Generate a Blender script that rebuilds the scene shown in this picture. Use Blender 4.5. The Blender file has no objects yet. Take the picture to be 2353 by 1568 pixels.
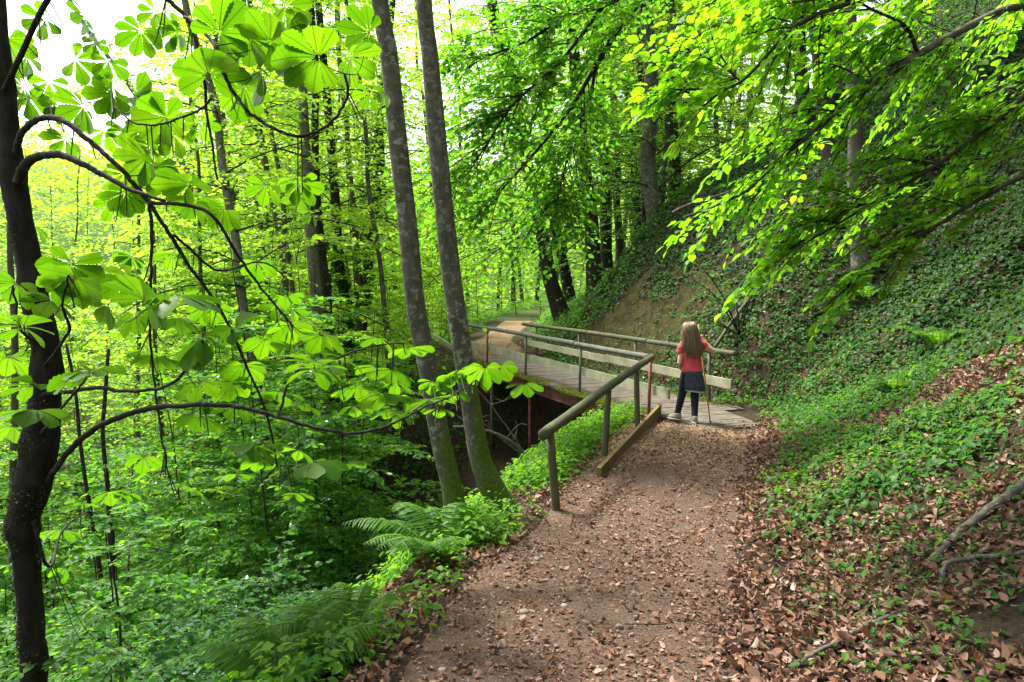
import bpy, math, random
import numpy as np
from mathutils import Vector, Matrix, Quaternion

C = bpy.context.scene.collection
SC = bpy.context.scene
R = math.radians
rng = np.random.default_rng(7)
random.seed(7)

# ---------------------------------------------------------------- camera
H = 1.78                       # lens above the bridge deck
F = 1632.0                     # focal length in units of a 2353 wide frame
PITCH = math.atan(134 / F)
cam = bpy.data.cameras.new("camera"); cam_o = bpy.data.objects.new("camera", cam); C.objects.link(cam_o)
cam_o.location = (0, 0, H); cam_o.rotation_euler = (R(90) - PITCH, 0, 0)
cam.sensor_fit = 'HORIZONTAL'; cam.sensor_width = 36; cam.lens = 36 * F / 2353
cam.clip_start = 0.05; cam.clip_end = 2000
SC.camera = cam_o

# ---------------------------------------------------------------- sky, sun, exposure
SUN_EL, SUN_AZ = 58, -48       # azimuth from +Y, negative = to the left
w = bpy.data.worlds.new("World"); SC.world = w; w.use_nodes = True
nt = w.node_tree; nt.nodes.clear()
sky = nt.nodes.new('ShaderNodeTexSky'); sky.sky_type = 'NISHITA'; sky.sun_disc = False
sky.sun_elevation = R(SUN_EL); sky.sun_rotation = R(SUN_AZ); sky.air_density = 1.0; sky.dust_density = 3.0; sky.ozone_density = 0.6
bgn = nt.nodes.new('ShaderNodeBackground'); bgn.inputs[1].default_value = 0.13
wo = nt.nodes.new('ShaderNodeOutputWorld')
hs = nt.nodes.new('ShaderNodeHueSaturation'); hs.inputs['Saturation'].default_value = .3      # thin bright cloud
nt.links.new(sky.outputs[0], hs.inputs['Color']); nt.links.new(hs.outputs[0], bgn.inputs[0]); nt.links.new(bgn.outputs[0], wo.inputs[0])
sun = bpy.data.lights.new("sun", 'SUN'); sun.energy = 3.2; sun.angle = R(11); sun.color = (1, .95, .85)
sun_o = bpy.data.objects.new("sun", sun); C.objects.link(sun_o)
az, el = R(SUN_AZ), R(SUN_EL)
sdir = Vector((math.sin(az) * math.cos(el), math.cos(az) * math.cos(el), math.sin(el)))
sun_o.rotation_euler = sdir.to_track_quat('Z', 'Y').to_euler(); sun_o.location = sdir * 60
SC.view_settings.view_transform = 'Standard'; SC.view_settings.look = 'None'
SC.view_settings.exposure = 1.92; SC.view_settings.gamma = 1
cy = SC.cycles
cy.max_bounces = 7; cy.diffuse_bounces = 4; cy.glossy_bounces = 2; cy.transmission_bounces = 5; cy.transparent_max_bounces = 4
cy.use_adaptive_sampling = True; cy.adaptive_threshold = 0.02
cy.caustics_reflective = False; cy.caustics_refractive = False
cy.sample_clamp_indirect = 6
cy.use_denoising = True
try:
    cy.denoiser = 'OPENIMAGEDENOISE'; cy.denoising_input_passes = 'RGB_ALBEDO_NORMAL'; cy.denoising_prefilter = 'ACCURATE'
except Exception:
    pass

# ---------------------------------------------------------------- where a sight line meets the place
_c, _s = math.cos(PITCH), math.sin(PITCH)
def ray(px, py):
    x = (px - 1176.5) / F; y = (784 - py) / F
    return np.array([x, _c + _s * y, -_s + _c * y])
def at(px, py, d):
    r = ray(px, py); return r * (d / r[1]) + np.array([0, 0, H])
def on(px, py, z=0.0):
    r = ray(px, py); return r * ((z - H) / r[2]) + np.array([0, 0, H])
def proj(P):
    P = np.atleast_2d(P); q = P - np.array([0, 0, H])
    fw = q[:, 1] * _c - q[:, 2] * _s; up = q[:, 1] * _s + q[:, 2] * _c
    fw = np.where(fw < .05, .05, fw)
    return np.stack([1176.5 + F * q[:, 0] / fw, 784 - F * up / fw, fw], 1)

# ---------------------------------------------------------------- noise and terrain
_tab = np.random.default_rng(3).random((256, 256))
def vnoise(x, y):
    xi = np.floor(x).astype(int); yi = np.floor(y).astype(int); fx = x - xi; fy = y - yi
    fx = fx * fx * (3 - 2 * fx); fy = fy * fy * (3 - 2 * fy)
    a = _tab[xi & 255, yi & 255]; b = _tab[(xi + 1) & 255, yi & 255]
    c = _tab[xi & 255, (yi + 1) & 255]; d = _tab[(xi + 1) & 255, (yi + 1) & 255]
    return (a * (1 - fx) + b * fx) * (1 - fy) + (c * (1 - fx) + d * fx) * fy
def fbm(x, y, o=4):
    s = 0; a = .5
    for i in range(o):
        s = s + a * vnoise(x * 2 ** i + 17.3 * i, y * 2 ** i + 5.1 * i); a *= .5
    return s
def sm(a, b, x):
    t = np.clip((x - a) / (b - a), 0, 1); return t * t * (3 - 2 * t)

U2 = np.array([-.369, .929]); N2 = np.array([.929, .369])          # along the bridge, across it
P0 = np.array([1.84, 9.38])                                        # foot of the near red post
BC = P0 + .67 * N2                                                 # bridge centre line start
BL = 7.9
BE = BC + BL * U2
CL = np.array([[-.9, -4, .0], [-.55, -1.5, .0], [-.3, 0, .0], [.2, 3.1, .0], [1.03, 5.5, .0], [1.72, 7.5, .0], [2.35, 8.9, 0],
               [BC[0], BC[1], 0], [BE[0], BE[1], 0], [BE[0] - .1, BE[1] + 3.2, .12], [.15, 25.5, .35], [.9, 32, .5], [3.5, 40, .9], [8, 60, 1.6]])
_seg = np.linalg.norm(np.diff(CL[:, :2], axis=0), axis=1); _cum = np.concatenate([[0], np.cumsum(_seg)])
T_B0 = _cum[7]; T_B1 = _cum[8]
def path_co(x, y):
    x = np.asarray(x, float); y = np.asarray(y, float)
    best = np.full(x.shape, 1e9); s = np.zeros(x.shape); t = np.zeros(x.shape); zc = np.zeros(x.shape)
    for i in range(len(CL) - 1):
        a = CL[i]; b = CL[i + 1]; d = (b - a)[:2] / _seg[i]
        qx = x - a[0]; qy = y - a[1]
        k = np.clip(qx * d[0] + qy * d[1], 0, _seg[i])
        ex = qx - k * d[0]; ey = qy - k * d[1]; dist = np.hypot(ex, ey)
        m = dist < best
        side = np.where(qx * d[1] - qy * d[0] > 0, 1., -1.)
        best = np.where(m, dist, best); s = np.where(m, dist * side, s)
        t = np.where(m, _cum[i] + k, t); zc = np.where(m, a[2] + (b[2] - a[2]) * k / _seg[i], zc)
    return s, t, zc
def height(x, y):
    x = np.asarray(x, float); y = np.asarray(y, float)
    s, t, zc = path_co(x, y)
    n1 = fbm(x * .55, y * .55) - .47; n2 = fbm(x * 2.3 + 9, y * 2.3) - .47
    br = sm(T_B0 - .6, T_B0 + 1.2, t) * (1 - sm(T_B1 - .8, T_B1 + 1.5, t))       # beside the bridge
    fwd = sm(T_B1, T_B1 + 3, t)
    # right bank
    u = np.clip(s - .72, 0, None)
    r1 = .16 * u + .32 * np.clip(u - .5, 0, None) + .32 * np.clip(u - 1.7, 0, None) + .22 * np.clip(u - 3.2, 0, None) - .5 * np.clip(u - 13, 0, None)
    ub = np.clip(s - .95, 0, None)
    r2 = -.25 * sm(0, .35, ub) * (1 - sm(.35, .7, ub)) + .25 * ub + 1.05 * np.clip(ub - .45, 0, None) - .55 * np.clip(ub - 3.2, 0, None) - .3 * np.clip(ub - 14, 0, None)
    r3 = .25 * u + .45 * np.clip(u - .4, 0, None) - .15 * np.clip(u - 5, 0, None) - .4 * np.clip(u - 12, 0, None)
    right = r1 * (1 - br) * (1 - fwd) + r2 * br + r3 * fwd * (1 - br)
    # left fall into the ravine, a floor, and the wooded side beyond it
    v = np.clip(-s - .72, 0, None)
    left = -.2 * v - .75 * np.clip(v - .5, 0, None) + .35 * np.clip(v - 3.2, 0, None) + .55 * np.clip(v - 9, 0, None) + .34 * np.clip(v - 15, 0, None) - .32 * np.clip(v - 75, 0, None)
    lf = -.15 * v - .25 * np.clip(v - 1.5, 0, None) + .45 * np.clip(v - 8, 0, None) + .2 * np.clip(v - 14, 0, None)
    left = left * (1 - fwd * .75) + lf * fwd * .75
    z = zc + right + left
    # the gully under the bridge
    tm = (T_B0 + T_B1) / 2 - .1
    g = 1 - sm(2.2, 3.55, np.abs(t - tm))
    z = z - 2.05 * g * (1 - sm(.35, 1.25, s)) * (1 - .65 * sm(2.5, 7, -s))
    off = np.clip(np.abs(s) - .6, 0, 1.2) / 1.2
    z = z + (.03 + .26 * off) * n1 + (.012 + .11 * off) * n2
    far = sm(45, 120, np.hypot(x, y - 5))
    return z + far * 6 * (fbm(x * .02, y * .02) - .4)
def hz(x, y):
    return float(height(np.array([x]), np.array([y]))[0])
def normals(x, y, e=.05):
    zx = (height(x + e, y) - height(x - e, y)) / (2 * e); zy = (height(x, y + e) - height(x, y - e)) / (2 * e)
    n = np.stack([-zx, -zy, np.ones_like(zx)], 1)
    return n / np.linalg.norm(n, axis=1)[:, None]

# ---------------------------------------------------------------- mesh builder
def unit(a):
    a = np.asarray(a, float); return a / np.maximum(np.linalg.norm(a, axis=-1, keepdims=True), 1e-9)
UP = np.array([0, 0, 1.])
class MB:
    def __init__(s): s.v = []; s.f = {3: [], 4: []}; s.m = {3: [], 4: []}; s.uv = []; s.n = 0
    def add(s, v, q=None, t=None, m=0, uv=None):
        v = np.asarray(v, float).reshape(-1, 3)
        if q is not None and len(q):
            s.f[4].append(np.asarray(q, int).reshape(-1, 4) + s.n); s.m[4].append(np.full(len(s.f[4][-1]), m))
        if t is not None and len(t):
            s.f[3].append(np.asarray(t, int).reshape(-1, 3) + s.n); s.m[3].append(np.full(len(s.f[3][-1]), m))
        s.v.append(v); s.uv.append(np.zeros((len(v), 2)) if uv is None else np.asarray(uv, float).reshape(-1, 2)); s.n += len(v)
    def tube(s, pts, rad, sides=6, m=0, cap=True, noise=0, nz=1.0):
        pts = np.asarray(pts, float); k = len(pts); rad = np.broadcast_to(np.asarray(rad, float), (k,))
        tan = unit(np.gradient(pts, axis=0)); ref = np.array([1., 0, 0]) if abs(tan[:, 0]).mean() < .7 else np.array([0, 1., 0])
        A = unit(np.cross(tan, ref)); B = np.cross(tan, A)
        th = np.arange(sides) * 2 * np.pi / sides
        r = np.repeat(rad[:, None], sides, 1)
        if noise:
            along = np.concatenate([[0], np.cumsum(np.linalg.norm(np.diff(pts, axis=0), axis=1))])
            r = r * (1 + noise * (fbm(along[:, None] * nz * 3 + 5 * pts[0, 0], th[None] * 1.3 + 3) - .47) * 2)
        ring = pts[:, None] + r[..., None] * (np.cos(th)[None, :, None] * A[:, None] + np.sin(th)[None, :, None] * B[:, None])
        i, j = np.meshgrid(np.arange(k - 1), np.arange(sides), indexing='ij'); j2 = (j + 1) % sides
        q = np.stack([i * sides + j, i * sides + j2, (i + 1) * sides + j2, (i + 1) * sides + j], -1).reshape(-1, 4)
        V = ring.reshape(-1, 3); t = []
        if cap:
            V = np.concatenate([V, pts[:1], pts[-1:]]); c0 = k * sides; c1 = c0 + 1; jj = np.arange(sides)
            t = np.concatenate([np.stack([np.full(sides, c0), (jj + 1) % sides, jj], 1),
                                np.stack([np.full(sides, c1), (k - 1) * sides + jj, (k - 1) * sides + (jj + 1) % sides], 1)])
        s.add(V, q, t, m)
    def box(s, c, ax, ay, az, m=0):
        c = np.asarray(c, float); o = []
        for z in (-1, 1):
            for y in (-1, 1):
                for x in (-1, 1): o.append(c + x * np.asarray(ax) + y * np.asarray(ay) + z * np.asarray(az))
        s.add(o, [[0, 2, 3, 1], [4, 5, 7, 6], [0, 1, 5, 4], [2, 6, 7, 3], [0, 4, 6, 2], [1, 3, 7, 5]], None, m)
    def loft(s, rings, m=0, cap=True):
        rings = [np.asarray(r, float) for r in rings]; k = len(rings); n = len(rings[0]); V = np.concatenate(rings)
        i, j = np.meshgrid(np.arange(k - 1), np.arange(n), indexing='ij'); j2 = (j + 1) % n
        q = np.stack([i * n + j, i * n + j2, (i + 1) * n + j2, (i + 1) * n + j], -1).reshape(-1, 4); t = []
        if cap:
            V = np.concatenate([V, [rings[0].mean(0)], [rings[-1].mean(0)]]); jj = np.arange(n)
            t = np.concatenate([np.stack([np.full(n, k * n), (jj + 1) % n, jj], 1), np.stack([np.full(n, k * n + 1), (k - 1) * n + jj, (k - 1) * n + (jj + 1) % n], 1)])
        s.add(V, q, t, m)
    def leaves(s, P, D, N, L, T, m=0, wid=None, curl=None):
        """many leaves of template T = (verts with x along / y across / z off the blade, quads, tris, uv)"""
        P = np.asarray(P, float); D = unit(D); S = unit(np.cross(N, D)); Nn = np.cross(D, S); n = len(P)
        if n == 0: return
        tv, tq, tt, tu = T; L = np.broadcast_to(np.asarray(L, float), (n,)); W = L if wid is None else L * wid
        Z = L if curl is None else L * curl
        V = P[:, None] + L[:, None, None] * tv[None, :, 0, None] * D[:, None] + W[:, None, None] * tv[None, :, 1, None] * S[:, None] + Z[:, None, None] * tv[None, :, 2, None] * Nn[:, None]
        o = np.arange(n)[:, None, None] * len(tv)
        q = (tq[None] + o).reshape(-1, 4) if len(tq) else None; t = (tt[None] + o).reshape(-1, 3) if len(tt) else None
        s.add(V, q, t, m, np.tile(tu, (n, 1)))
    def mesh(s, name, mats, smooth=True):
        me = bpy.data.meshes.new(name); V = np.concatenate(s.v) if s.v else np.zeros((0, 3))
        q = np.concatenate(s.f[4]) if s.f[4] else np.zeros((0, 4), int); t = np.concatenate(s.f[3]) if s.f[3] else np.zeros((0, 3), int)
        mi = np.concatenate((s.m[4] if s.f[4] else []) + (s.m[3] if s.f[3] else []))
        loops = np.concatenate([q.ravel(), t.ravel()]); ls = np.concatenate([np.arange(len(q)) * 4, len(q) * 4 + np.arange(len(t)) * 3])
        me.vertices.add(len(V)); me.vertices.foreach_set('co', V.astype(np.float32).ravel())
        me.loops.add(len(loops)); me.loops.foreach_set('vertex_index', loops.astype(np.int32))
        me.polygons.add(len(ls)); me.polygons.foreach_set('loop_start', ls.astype(np.int32))
        me.polygons.foreach_set('material_index', mi.astype(np.int32))
        uvl = me.uv_layers.new(name='UVMap'); uvl.data.foreach_set('uv', np.concatenate(s.uv)[loops].astype(np.float32).ravel())
        me.update(calc_edges=True)
        me.polygons.foreach_set('use_smooth', np.full(len(ls), smooth, dtype=bool))
        for m in mats: me.materials.append(m)
        me.validate(); return me
    def build(s, name, mats, parent=None, smooth=True, **kw):
        if not isinstance(mats, (list, tuple)): mats = [mats]
        return link(name, s.mesh(name, mats, smooth), parent, **kw)
def link(name, me, parent=None, **kw):
    o = bpy.data.objects.new(name, me); C.objects.link(o); o.parent = parent; tag(o, **kw); return o
def tag(o, label=None, cat=None, group=None, kind=None):
    if label: o['label'] = label
    if cat: o['category'] = cat
    if group: o['group'] = group
    if kind: o['kind'] = kind
    return o
def thing(name, label, cat, loc=(0, 0, 0), group=None):
    o = bpy.data.objects.new(name, None); C.objects.link(o); o.location = loc; o.empty_display_size = .2
    return tag(o, label, cat, group)

# ---------------------------------------------------------------- materials
class NT:
    def __init__(s, name):
        s.mat = bpy.data.materials.new(name); s.mat.use_nodes = True; s.t = s.mat.node_tree; s.t.nodes.clear()
        s.out = s.n('OutputMaterial')
    def n(s, typ, **kw):
        nd = s.t.nodes.new('ShaderNode' + typ)
        for k, v in kw.items(): setattr(nd, k, v)
        return nd
    def l(s, a, b): s.t.links.new(a, b)
    def val(s, x, inp):
        if hasattr(x, 'is_linked') or hasattr(x, 'links'): s.l(x, inp)
        else: inp.default_value = x
    def noise(s, scale, detail=4, rough=.6, vec=None, dist=0):
        nd = s.n('TexNoise'); nd.inputs['Scale'].default_value = scale; nd.inputs['Detail'].default_value = detail
        nd.inputs['Roughness'].default_value = rough; nd.inputs['Distortion'].default_value = dist
        if vec is None: vec = s.co()
        s.l(vec, nd.inputs['Vector']); return nd.outputs['Fac']
    def co(s, scale=None):
        if not hasattr(s, '_co'): s._co = s.n('TexCoord').outputs['Object']
        if scale is None: return s._co
        mp = s.n('Mapping'); mp.inputs['Scale'].default_value = scale; s.l(s._co, mp.inputs['Vector']); return mp.outputs[0]
    def ramp(s, fac, stops, interp='LINEAR'):
        r = s.n('ValToRGB'); e = r.color_ramp; e.interpolation = interp
        while len(e.elements) > 1: e.elements.remove(e.elements[-1])
        for i, (p, c) in enumerate(stops):
            el = e.elements[0] if i == 0 else e.elements.new(p)
            el.position = p; el.color = (*c, 1) if len(c) == 3 else c
        s.l(fac, r.inputs[0]); return r.outputs[0]
    def mix(s, f, a, b, typ='MIX'):
        m = s.n('Mix', data_type='RGBA', blend_type=typ); s.val(f, m.inputs[0])
        for x, i in ((a, m.inputs[6]), (b, m.inputs[7])):
            if isinstance(x, tuple): i.default_value = (*x, 1)
            else: s.l(x, i)
        return m.outputs[2]
    def math(s, op, a, b=0.0):
        m = s.n('Math', operation=op); s.val(a, m.inputs[0]); s.val(b, m.inputs[1]); return m.outputs[0]
    def step(s, f, a, b):
        m = s.n('MapRange'); s.l(f, m.inputs[0]); m.inputs[1].default_value = a; m.inputs[2].default_value = b; return m.outputs[0]
    def bump(s, h, strength=.5, dist=.01):
        b = s.n('Bump'); b.inputs['Strength'].default_value = strength; b.inputs['Distance'].default_value = dist; s.l(h, b.inputs['Height']); return b.outputs[0]
    def principled(s, col, rough=.8, normal=None, spec=.3, metal=0):
        p = s.n('BsdfPrincipled')
        if isinstance(col, tuple): p.inputs['Base Color'].default_value = (*col, 1)
        else: s.l(col, p.inputs['Base Color'])
        s.val(rough, p.inputs['Roughness']); p.inputs['Specular IOR Level'].default_value = spec; p.inputs['Metallic'].default_value = metal
        if normal is not None: s.l(normal, p.inputs['Normal'])
        s.l(p.outputs[0], s.out.inputs[0]); return s.mat

def leafmat(name, cols, tcols, tmix=.5, gloss=.06, rough=.42, veins=False):
    m = NT(name); rnd = m.n('NewGeometry').outputs['Random Per Island']
    n = len(cols); st = [(i / max(n - 1, 1), c) for i, c in enumerate(cols)]; st2 = [(i / max(n - 1, 1), c) for i, c in enumerate(tcols)]
    c = m.ramp(rnd, st); tc = m.ramp(rnd, st2)
    if veins:
        uv = m.n('UVMap').outputs[0]; sep = m.n('SeparateXYZ'); m.l(uv, sep.inputs[0])
        av = m.math('ABSOLUTE', sep.outputs[1])
        mid = m.math('LESS_THAN', av, .011)
        ph = m.math('SUBTRACT', sep.outputs[0], m.math('MULTIPLY', av, .9))
        fr = m.math('FRACT', m.math('MULTIPLY', ph, 9.0))
        lat = m.math('LESS_THAN', m.math('ABSOLUTE', m.math('SUBTRACT', fr, .5)), .07)
        vm = m.math('MAXIMUM', mid, m.math('MULTIPLY', lat, .55))
        blot = m.step(m.noise(9, 3), .35, .7)
        c = m.mix(m.math('MULTIPLY', blot, .35), c, (.05, .11, .01)); tc = m.mix(m.math('MULTIPLY', blot, .25), tc, (.16, .36, .01))
        c = m.mix(m.math('MULTIPLY', vm, .5), c, (.10, .16, .03)); tc = m.mix(m.math('MULTIPLY', vm, .85), tc, (.04, .09, .003))
    d = m.n('BsdfDiffuse'); m.l(c, d.inputs[0]); t = m.n('BsdfTranslucent'); m.l(tc, t.inputs[0])
    mx = m.n('MixShader'); mx.inputs[0].default_value = tmix; m.l(d.outputs[0], mx.inputs[1]); m.l(t.outputs[0], mx.inputs[2])
    g = m.n('BsdfGlossy'); g.inputs[0].default_value = (1, 1, 1, 1); g.inputs[1].default_value = rough
    fr = m.n('Fresnel'); fr.inputs[0].default_value = 1.4
    m2 = m.n('MixShader'); m.l(m.math('ADD', m.math('MULTIPLY', fr.outputs[0], .13), gloss * .015), m2.inputs[0])
    m.l(mx.outputs[0], m2.inputs[1]); m.l(g.outputs[0], m2.inputs[2]); m.l(m2.outputs[0], m.out.inputs[0])
    return m.mat

M = {}
M['leaf_beech'] = leafmat('beech_leaf', [(.045, .16, .008), (.075, .22, .010), (.13, .28, .014)], [(.17, .50, .006), (.27, .62, .008), (.40, .72, .010)], .55)
M['leaf_chestnut'] = leafmat('chestnut_leaf', [(.05, .15, .006), (.07, .19, .007), (.10, .22, .008)], [(.075, .23, .0015), (.11, .29, .002), (.17, .37, .003)], .6, veins=True)
M['leaf_far'] = leafmat('far_leaf', [(.14, .30, .03), (.20, .38, .035), (.26, .44, .045)], [(.34, .66, .02), (.46, .77, .03), (.60, .84, .05)], .60)  # raised colours: the bright glow of the distance is put into the leaf
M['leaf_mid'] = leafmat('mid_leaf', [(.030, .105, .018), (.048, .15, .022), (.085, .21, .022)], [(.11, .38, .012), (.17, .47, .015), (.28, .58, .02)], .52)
M['leaf_shrub'] = leafmat('shrub_leaf', [(.018, .070, .020), (.028, .095, .026), (.05, .13, .022)], [(.05, .22, .018), (.09, .30, .022), (.18, .42, .022)], .42, gloss=.1)  # darkened colours: the shade of the ravine is put into the leaf
M['leaf_ground'] = leafmat('ground_leaf', [(.020, .075, .014), (.032, .105, .017), (.065, .155, .018)], [(.06, .24, .012), (.11, .33, .014), (.20, .44, .016)], .42, gloss=.1)
M['leaf_verge'] = leafmat('verge_leaf', [(.045, .14, .014), (.07, .18, .016), (.10, .22, .018)], [(.15, .42, .012), (.22, .5, .014), (.32, .58, .018)], .5)
M['leaf_ivy'] = leafmat('ivy_leaf', [(.016, .05, .012), (.025, .07, .016), (.04, .095, .02)], [(.04, .16, .010), (.07, .2, .012), (.1, .26, .014)], .38, gloss=.05)
M['leaf_fern'] = leafmat('fern_leaf', [(.03, .10, .014), (.05, .135, .016), (.075, .165, .018)], [(.10, .32, .012), (.15, .38, .014), (.22, .46, .016)], .48)
M['litter'] = leafmat('dead_leaf', [(.045, .022, .014), (.12, .060, .038), (.19, .105, .070), (.24, .145, .102), (.15, .060, .028), (.32, .22, .165), (.08, .045, .03)],
                      [(.10, .04, .02), (.16, .07, .03), (.2, .1, .05), (.2, .1, .05), (.2, .07, .02), (.2, .1, .05)], .15, gloss=.0, rough=.6)
M['chips'] = leafmat('wood_chip', [(.22, .135, .075), (.30, .20, .115), (.40, .28, .17), (.15, .09, .05)], [(.1, .06, .03)] * 4, .02, gloss=0, rough=.7)

def bark(name, base, dark, light, lichen=0, moss=0, scale=14, stretch=(1, 1, .35), bumpd=.006):
    m = NT(name); v = m.co(stretch)
    n1 = m.noise(scale, 6, .65, v); n2 = m.noise(scale * .35, 4, .6)
    c = m.ramp(n1, [(.25, dark), (.55, base), (.8, light)])
    c = m.mix(m.math('MULTIPLY', m.step(n2, .42, .68), .6), c, dark)
    if lichen:
        l1 = m.noise(17, 6, .72); l2 = m.noise(2.6, 4, .65)
        lm = m.math('MULTIPLY', m.step(l1, .53, .58), m.step(l2, .34, .60)); c = m.mix(m.math('MULTIPLY', lm, lichen), c, (.42, .45, .36))
    if moss:
        z = m.n('SeparateXYZ'); m.l(m.co(), z.inputs[0])
        low = m.step(z.outputs[2], moss, .0); side = m.noise(5, 5, .7)
        nrm = m.n('SeparateXYZ'); m.l(m.n('NewGeometry').outputs['Normal'], nrm.inputs[0])
        sd = m.step(nrm.outputs[0], -.5, .9)
        mm = m.step(m.math('ADD', m.math('MULTIPLY', low, .65), m.math('ADD', m.math('MULTIPLY', side, .75), m.math('MULTIPLY', sd, .35))), .80, 1.05)
        c = m.mix(mm, c, m.ramp(m.noise(60, 3), [(.3, (.03, .06, .008)), (.7, (.09, .15, .015))]))
    nb = m.math('ADD', n1, m.math('MULTIPLY', m.noise(70, 3), .4))
    return m.principled(c, .85, m.bump(nb, .6, bumpd), .2)
M['bark_gray'] = bark('grey_beech_bark', (.095, .094, .066), (.040, .042, .026), (.16, .158, .118), .42, 1.5, 20, (1, 1, .5), .005)
M['bark_dark'] = bark('dark_bark', (.028, .024, .019), (.012, .011, .009), (.055, .05, .04), .12, 0, 26, (1, 1, .3), .008)
M['bark_mossy'] = bark('mossy_dark_bark', (.022, .019, .014), (.008, .0075, .006), (.040, .036, .027), 0, 1.1, 26, (1, 1, .3), .01)
M['bark_far'] = bark('far_bark', (.09, .085, .065), (.045, .042, .032), (.15, .145, .115), .35, 0, 9, (1, 1, .3), .01)
M['bark_pale'] = bark('pale_bark', (.15, .14, .115), (.07, .068, .055), (.25, .24, .2), .4, 0, 10, (1, 1, .5), .006)
M['twig'] = bark('twig_bark', (.045, .033, .022), (.02, .015, .011), (.09, .07, .05), 0, 0, 30)
M['stick'] = bark('dead_stick', (.10, .09, .07), (.04, .036, .028), (.19, .175, .145), .2, 0, 30)
M['stem'] = leafmat('green_stem', [(.06, .09, .02)], [(.1, .2, .02)], .2)
M['moss'] = leafmat('moss', [(.08, .11, .006), (.15, .18, .010), (.22, .22, .012)], [(.2, .26, .01), (.26, .3, .01), (.3, .3, .01)], .25, gloss=0, rough=.8)

M['trunk_moss'] = leafmat('trunk_moss', [(.012, .018, .004), (.03, .045, .007), (.05, .07, .01)], [(.03, .05, .005), (.06, .09, .008), (.09, .12, .01)], .25, gloss=0, rough=.9)
def ground_mat():
    m = NT('forest_soil')
    n1 = m.noise(2.2, 6, .65); n2 = m.noise(17, 6, .7); n3 = m.noise(70, 4, .7)
    c = m.ramp(m.math('ADD', m.math('MULTIPLY', n2, .6), m.math('MULTIPLY', n3, .4)), [(.3, (.022, .014, .009)), (.5, (.06, .040, .026)), (.72, (.12, .085, .06))])
    c = m.mix(m.math('MULTIPLY', m.step(n1, .5, .66), .5), c, (.03, .045, .012))
    at_ = m.n('Attribute'); at_.attribute_name = 'sand'
    sand = m.ramp(m.noise(4.5, 5, .65), [(.25, (.014, .019, .005)), (.42, (.030, .034, .010)), (.56, (.080, .062, .020)), (.75, (.030, .042, .009))])
    sand = m.mix(m.math('MULTIPLY', m.step(n2, .50, .62), .75), sand, (.022, .03, .008))
    c = m.mix(at_.outputs['Fac'], c, sand)
    a2 = m.n('Attribute'); a2.attribute_name = 'green'
    c = m.mix(m.math('MULTIPLY', a2.outputs['Fac'], .8), c, m.ramp(n2, [(.3, (.03, .075, .012)), (.7, (.09, .19, .025))]))
    h = m.math('ADD', n2, m.math('MULTIPLY', n3, .5))
    return m.principled(c, .95, m.bump(h, 1.0, .07), .15)
def path_mat():
    m = NT('leafy_path_earth')
    n1 = m.noise(1.3, 5, .6); n2 = m.noise(30, 6, .75); n3 = m.noise(110, 4, .7)
    v = m.n('TexVoronoi'); v.inputs['Scale'].default_value = 55; m.l(m.co(), v.inputs['Vector'])
    hsv = m.ramp(v.outputs['Distance'], [(.0, (.22, .14, .10)), (.35, (.13, .08, .055)), (.7, (.05, .031, .021))])
    c = m.ramp(m.math('ADD', m.math('MULTIPLY', n2, .6), m.math('MULTIPLY', n3, .4)), [(.3, (.045, .030, .020)), (.5, (.115, .077, .054)), (.7, (.21, .15, .11))])
    c = m.mix(.45, c, hsv)
    a = m.n('Attribute'); a.attribute_name = 'chips'  # wood chips before the bridge; on the far path a painted sunlit tone
    chip = m.ramp(n2, [(.3, (.09, .056, .030)), (.5, (.19, .125, .072)), (.72, (.32, .22, .135))])
    c = m.mix(a.outputs['Fac'], c, chip)
    c = m.mix(m.math('MULTIPLY', m.step(n1, .5, .7), .35), c, (.07, .045, .032))
    h = m.math('ADD', n2, m.math('MULTIPLY', n3, .6))
    return m.principled(c, .92, m.bump(h, .9, .02), .2)
def wood(name, a, b, c_, grain=(3, 3, 3), green=.0, scale=8, axis=None):
    m = NT(name); v = m.co(grain)
    n1 = m.noise(scale, 6, .7, v); n2 = m.noise(2.5, 4, .6); n3 = m.noise(40, 4, .7)
    c = m.ramp(n1, [(.28, a), (.5, b), (.74, c_)])
    if green: c = m.mix(m.math('MULTIPLY', m.step(n2, .40, .62), green), c, (.075, .085, .03))
    c = m.mix(m.math('MULTIPLY', m.step(n3, .58, .72), .35), c, a)
    return m.principled(c, .8, m.bump(n1, .5, .004), .25)
M['ground'] = ground_mat(); M['path'] = path_mat()
M['log'] = wood('weathered_log', (.032, .034, .021), (.064, .066, .042), (.115, .115, .08), (1, 1, 1), .65, 11)
M['post'] = wood('round_post', (.040, .042, .026), (.075, .076, .046), (.125, .12, .085), (3, 3, .3), .5, 14)
M['rail_grey'] = wood('grey_rail', (.05, .055, .043), (.10, .107, .088), (.17, .18, .158), (1, 1, 1), .3, 9)
M['plank_grey'] = wood('deck_plank', (.055, .043, .035), (.105, .086, .070), (.17, .145, .122), (1, 1, 1), .12, 9)
M['board'] = wood('pale_board', (.17, .16, .10), (.32, .305, .21), (.45, .43, .33), (1, 1, 1), .4, 10)
M['kerb'] = wood('edging_board', (.10, .065, .025), (.17, .115, .045), (.25, .18, .085), (1, 1, 1), .35, 10)
def rusty():
    m = NT('rusty_red_steel'); n = m.noise(9, 6, .7); n2 = m.noise(40, 4, .7)
    c = m.ramp(n, [(.3, (.03, .016, .011)), (.5, (.10, .032, .02)), (.7, (.17, .055, .034))]); c = m.mix(m.math('MULTIPLY', m.step(n2, .55, .7), .6), c, (.06, .035, .022))
    return m.principled(c, .75, m.bump(n2, .4, .004), .3)
M['rust'] = rusty()
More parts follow.
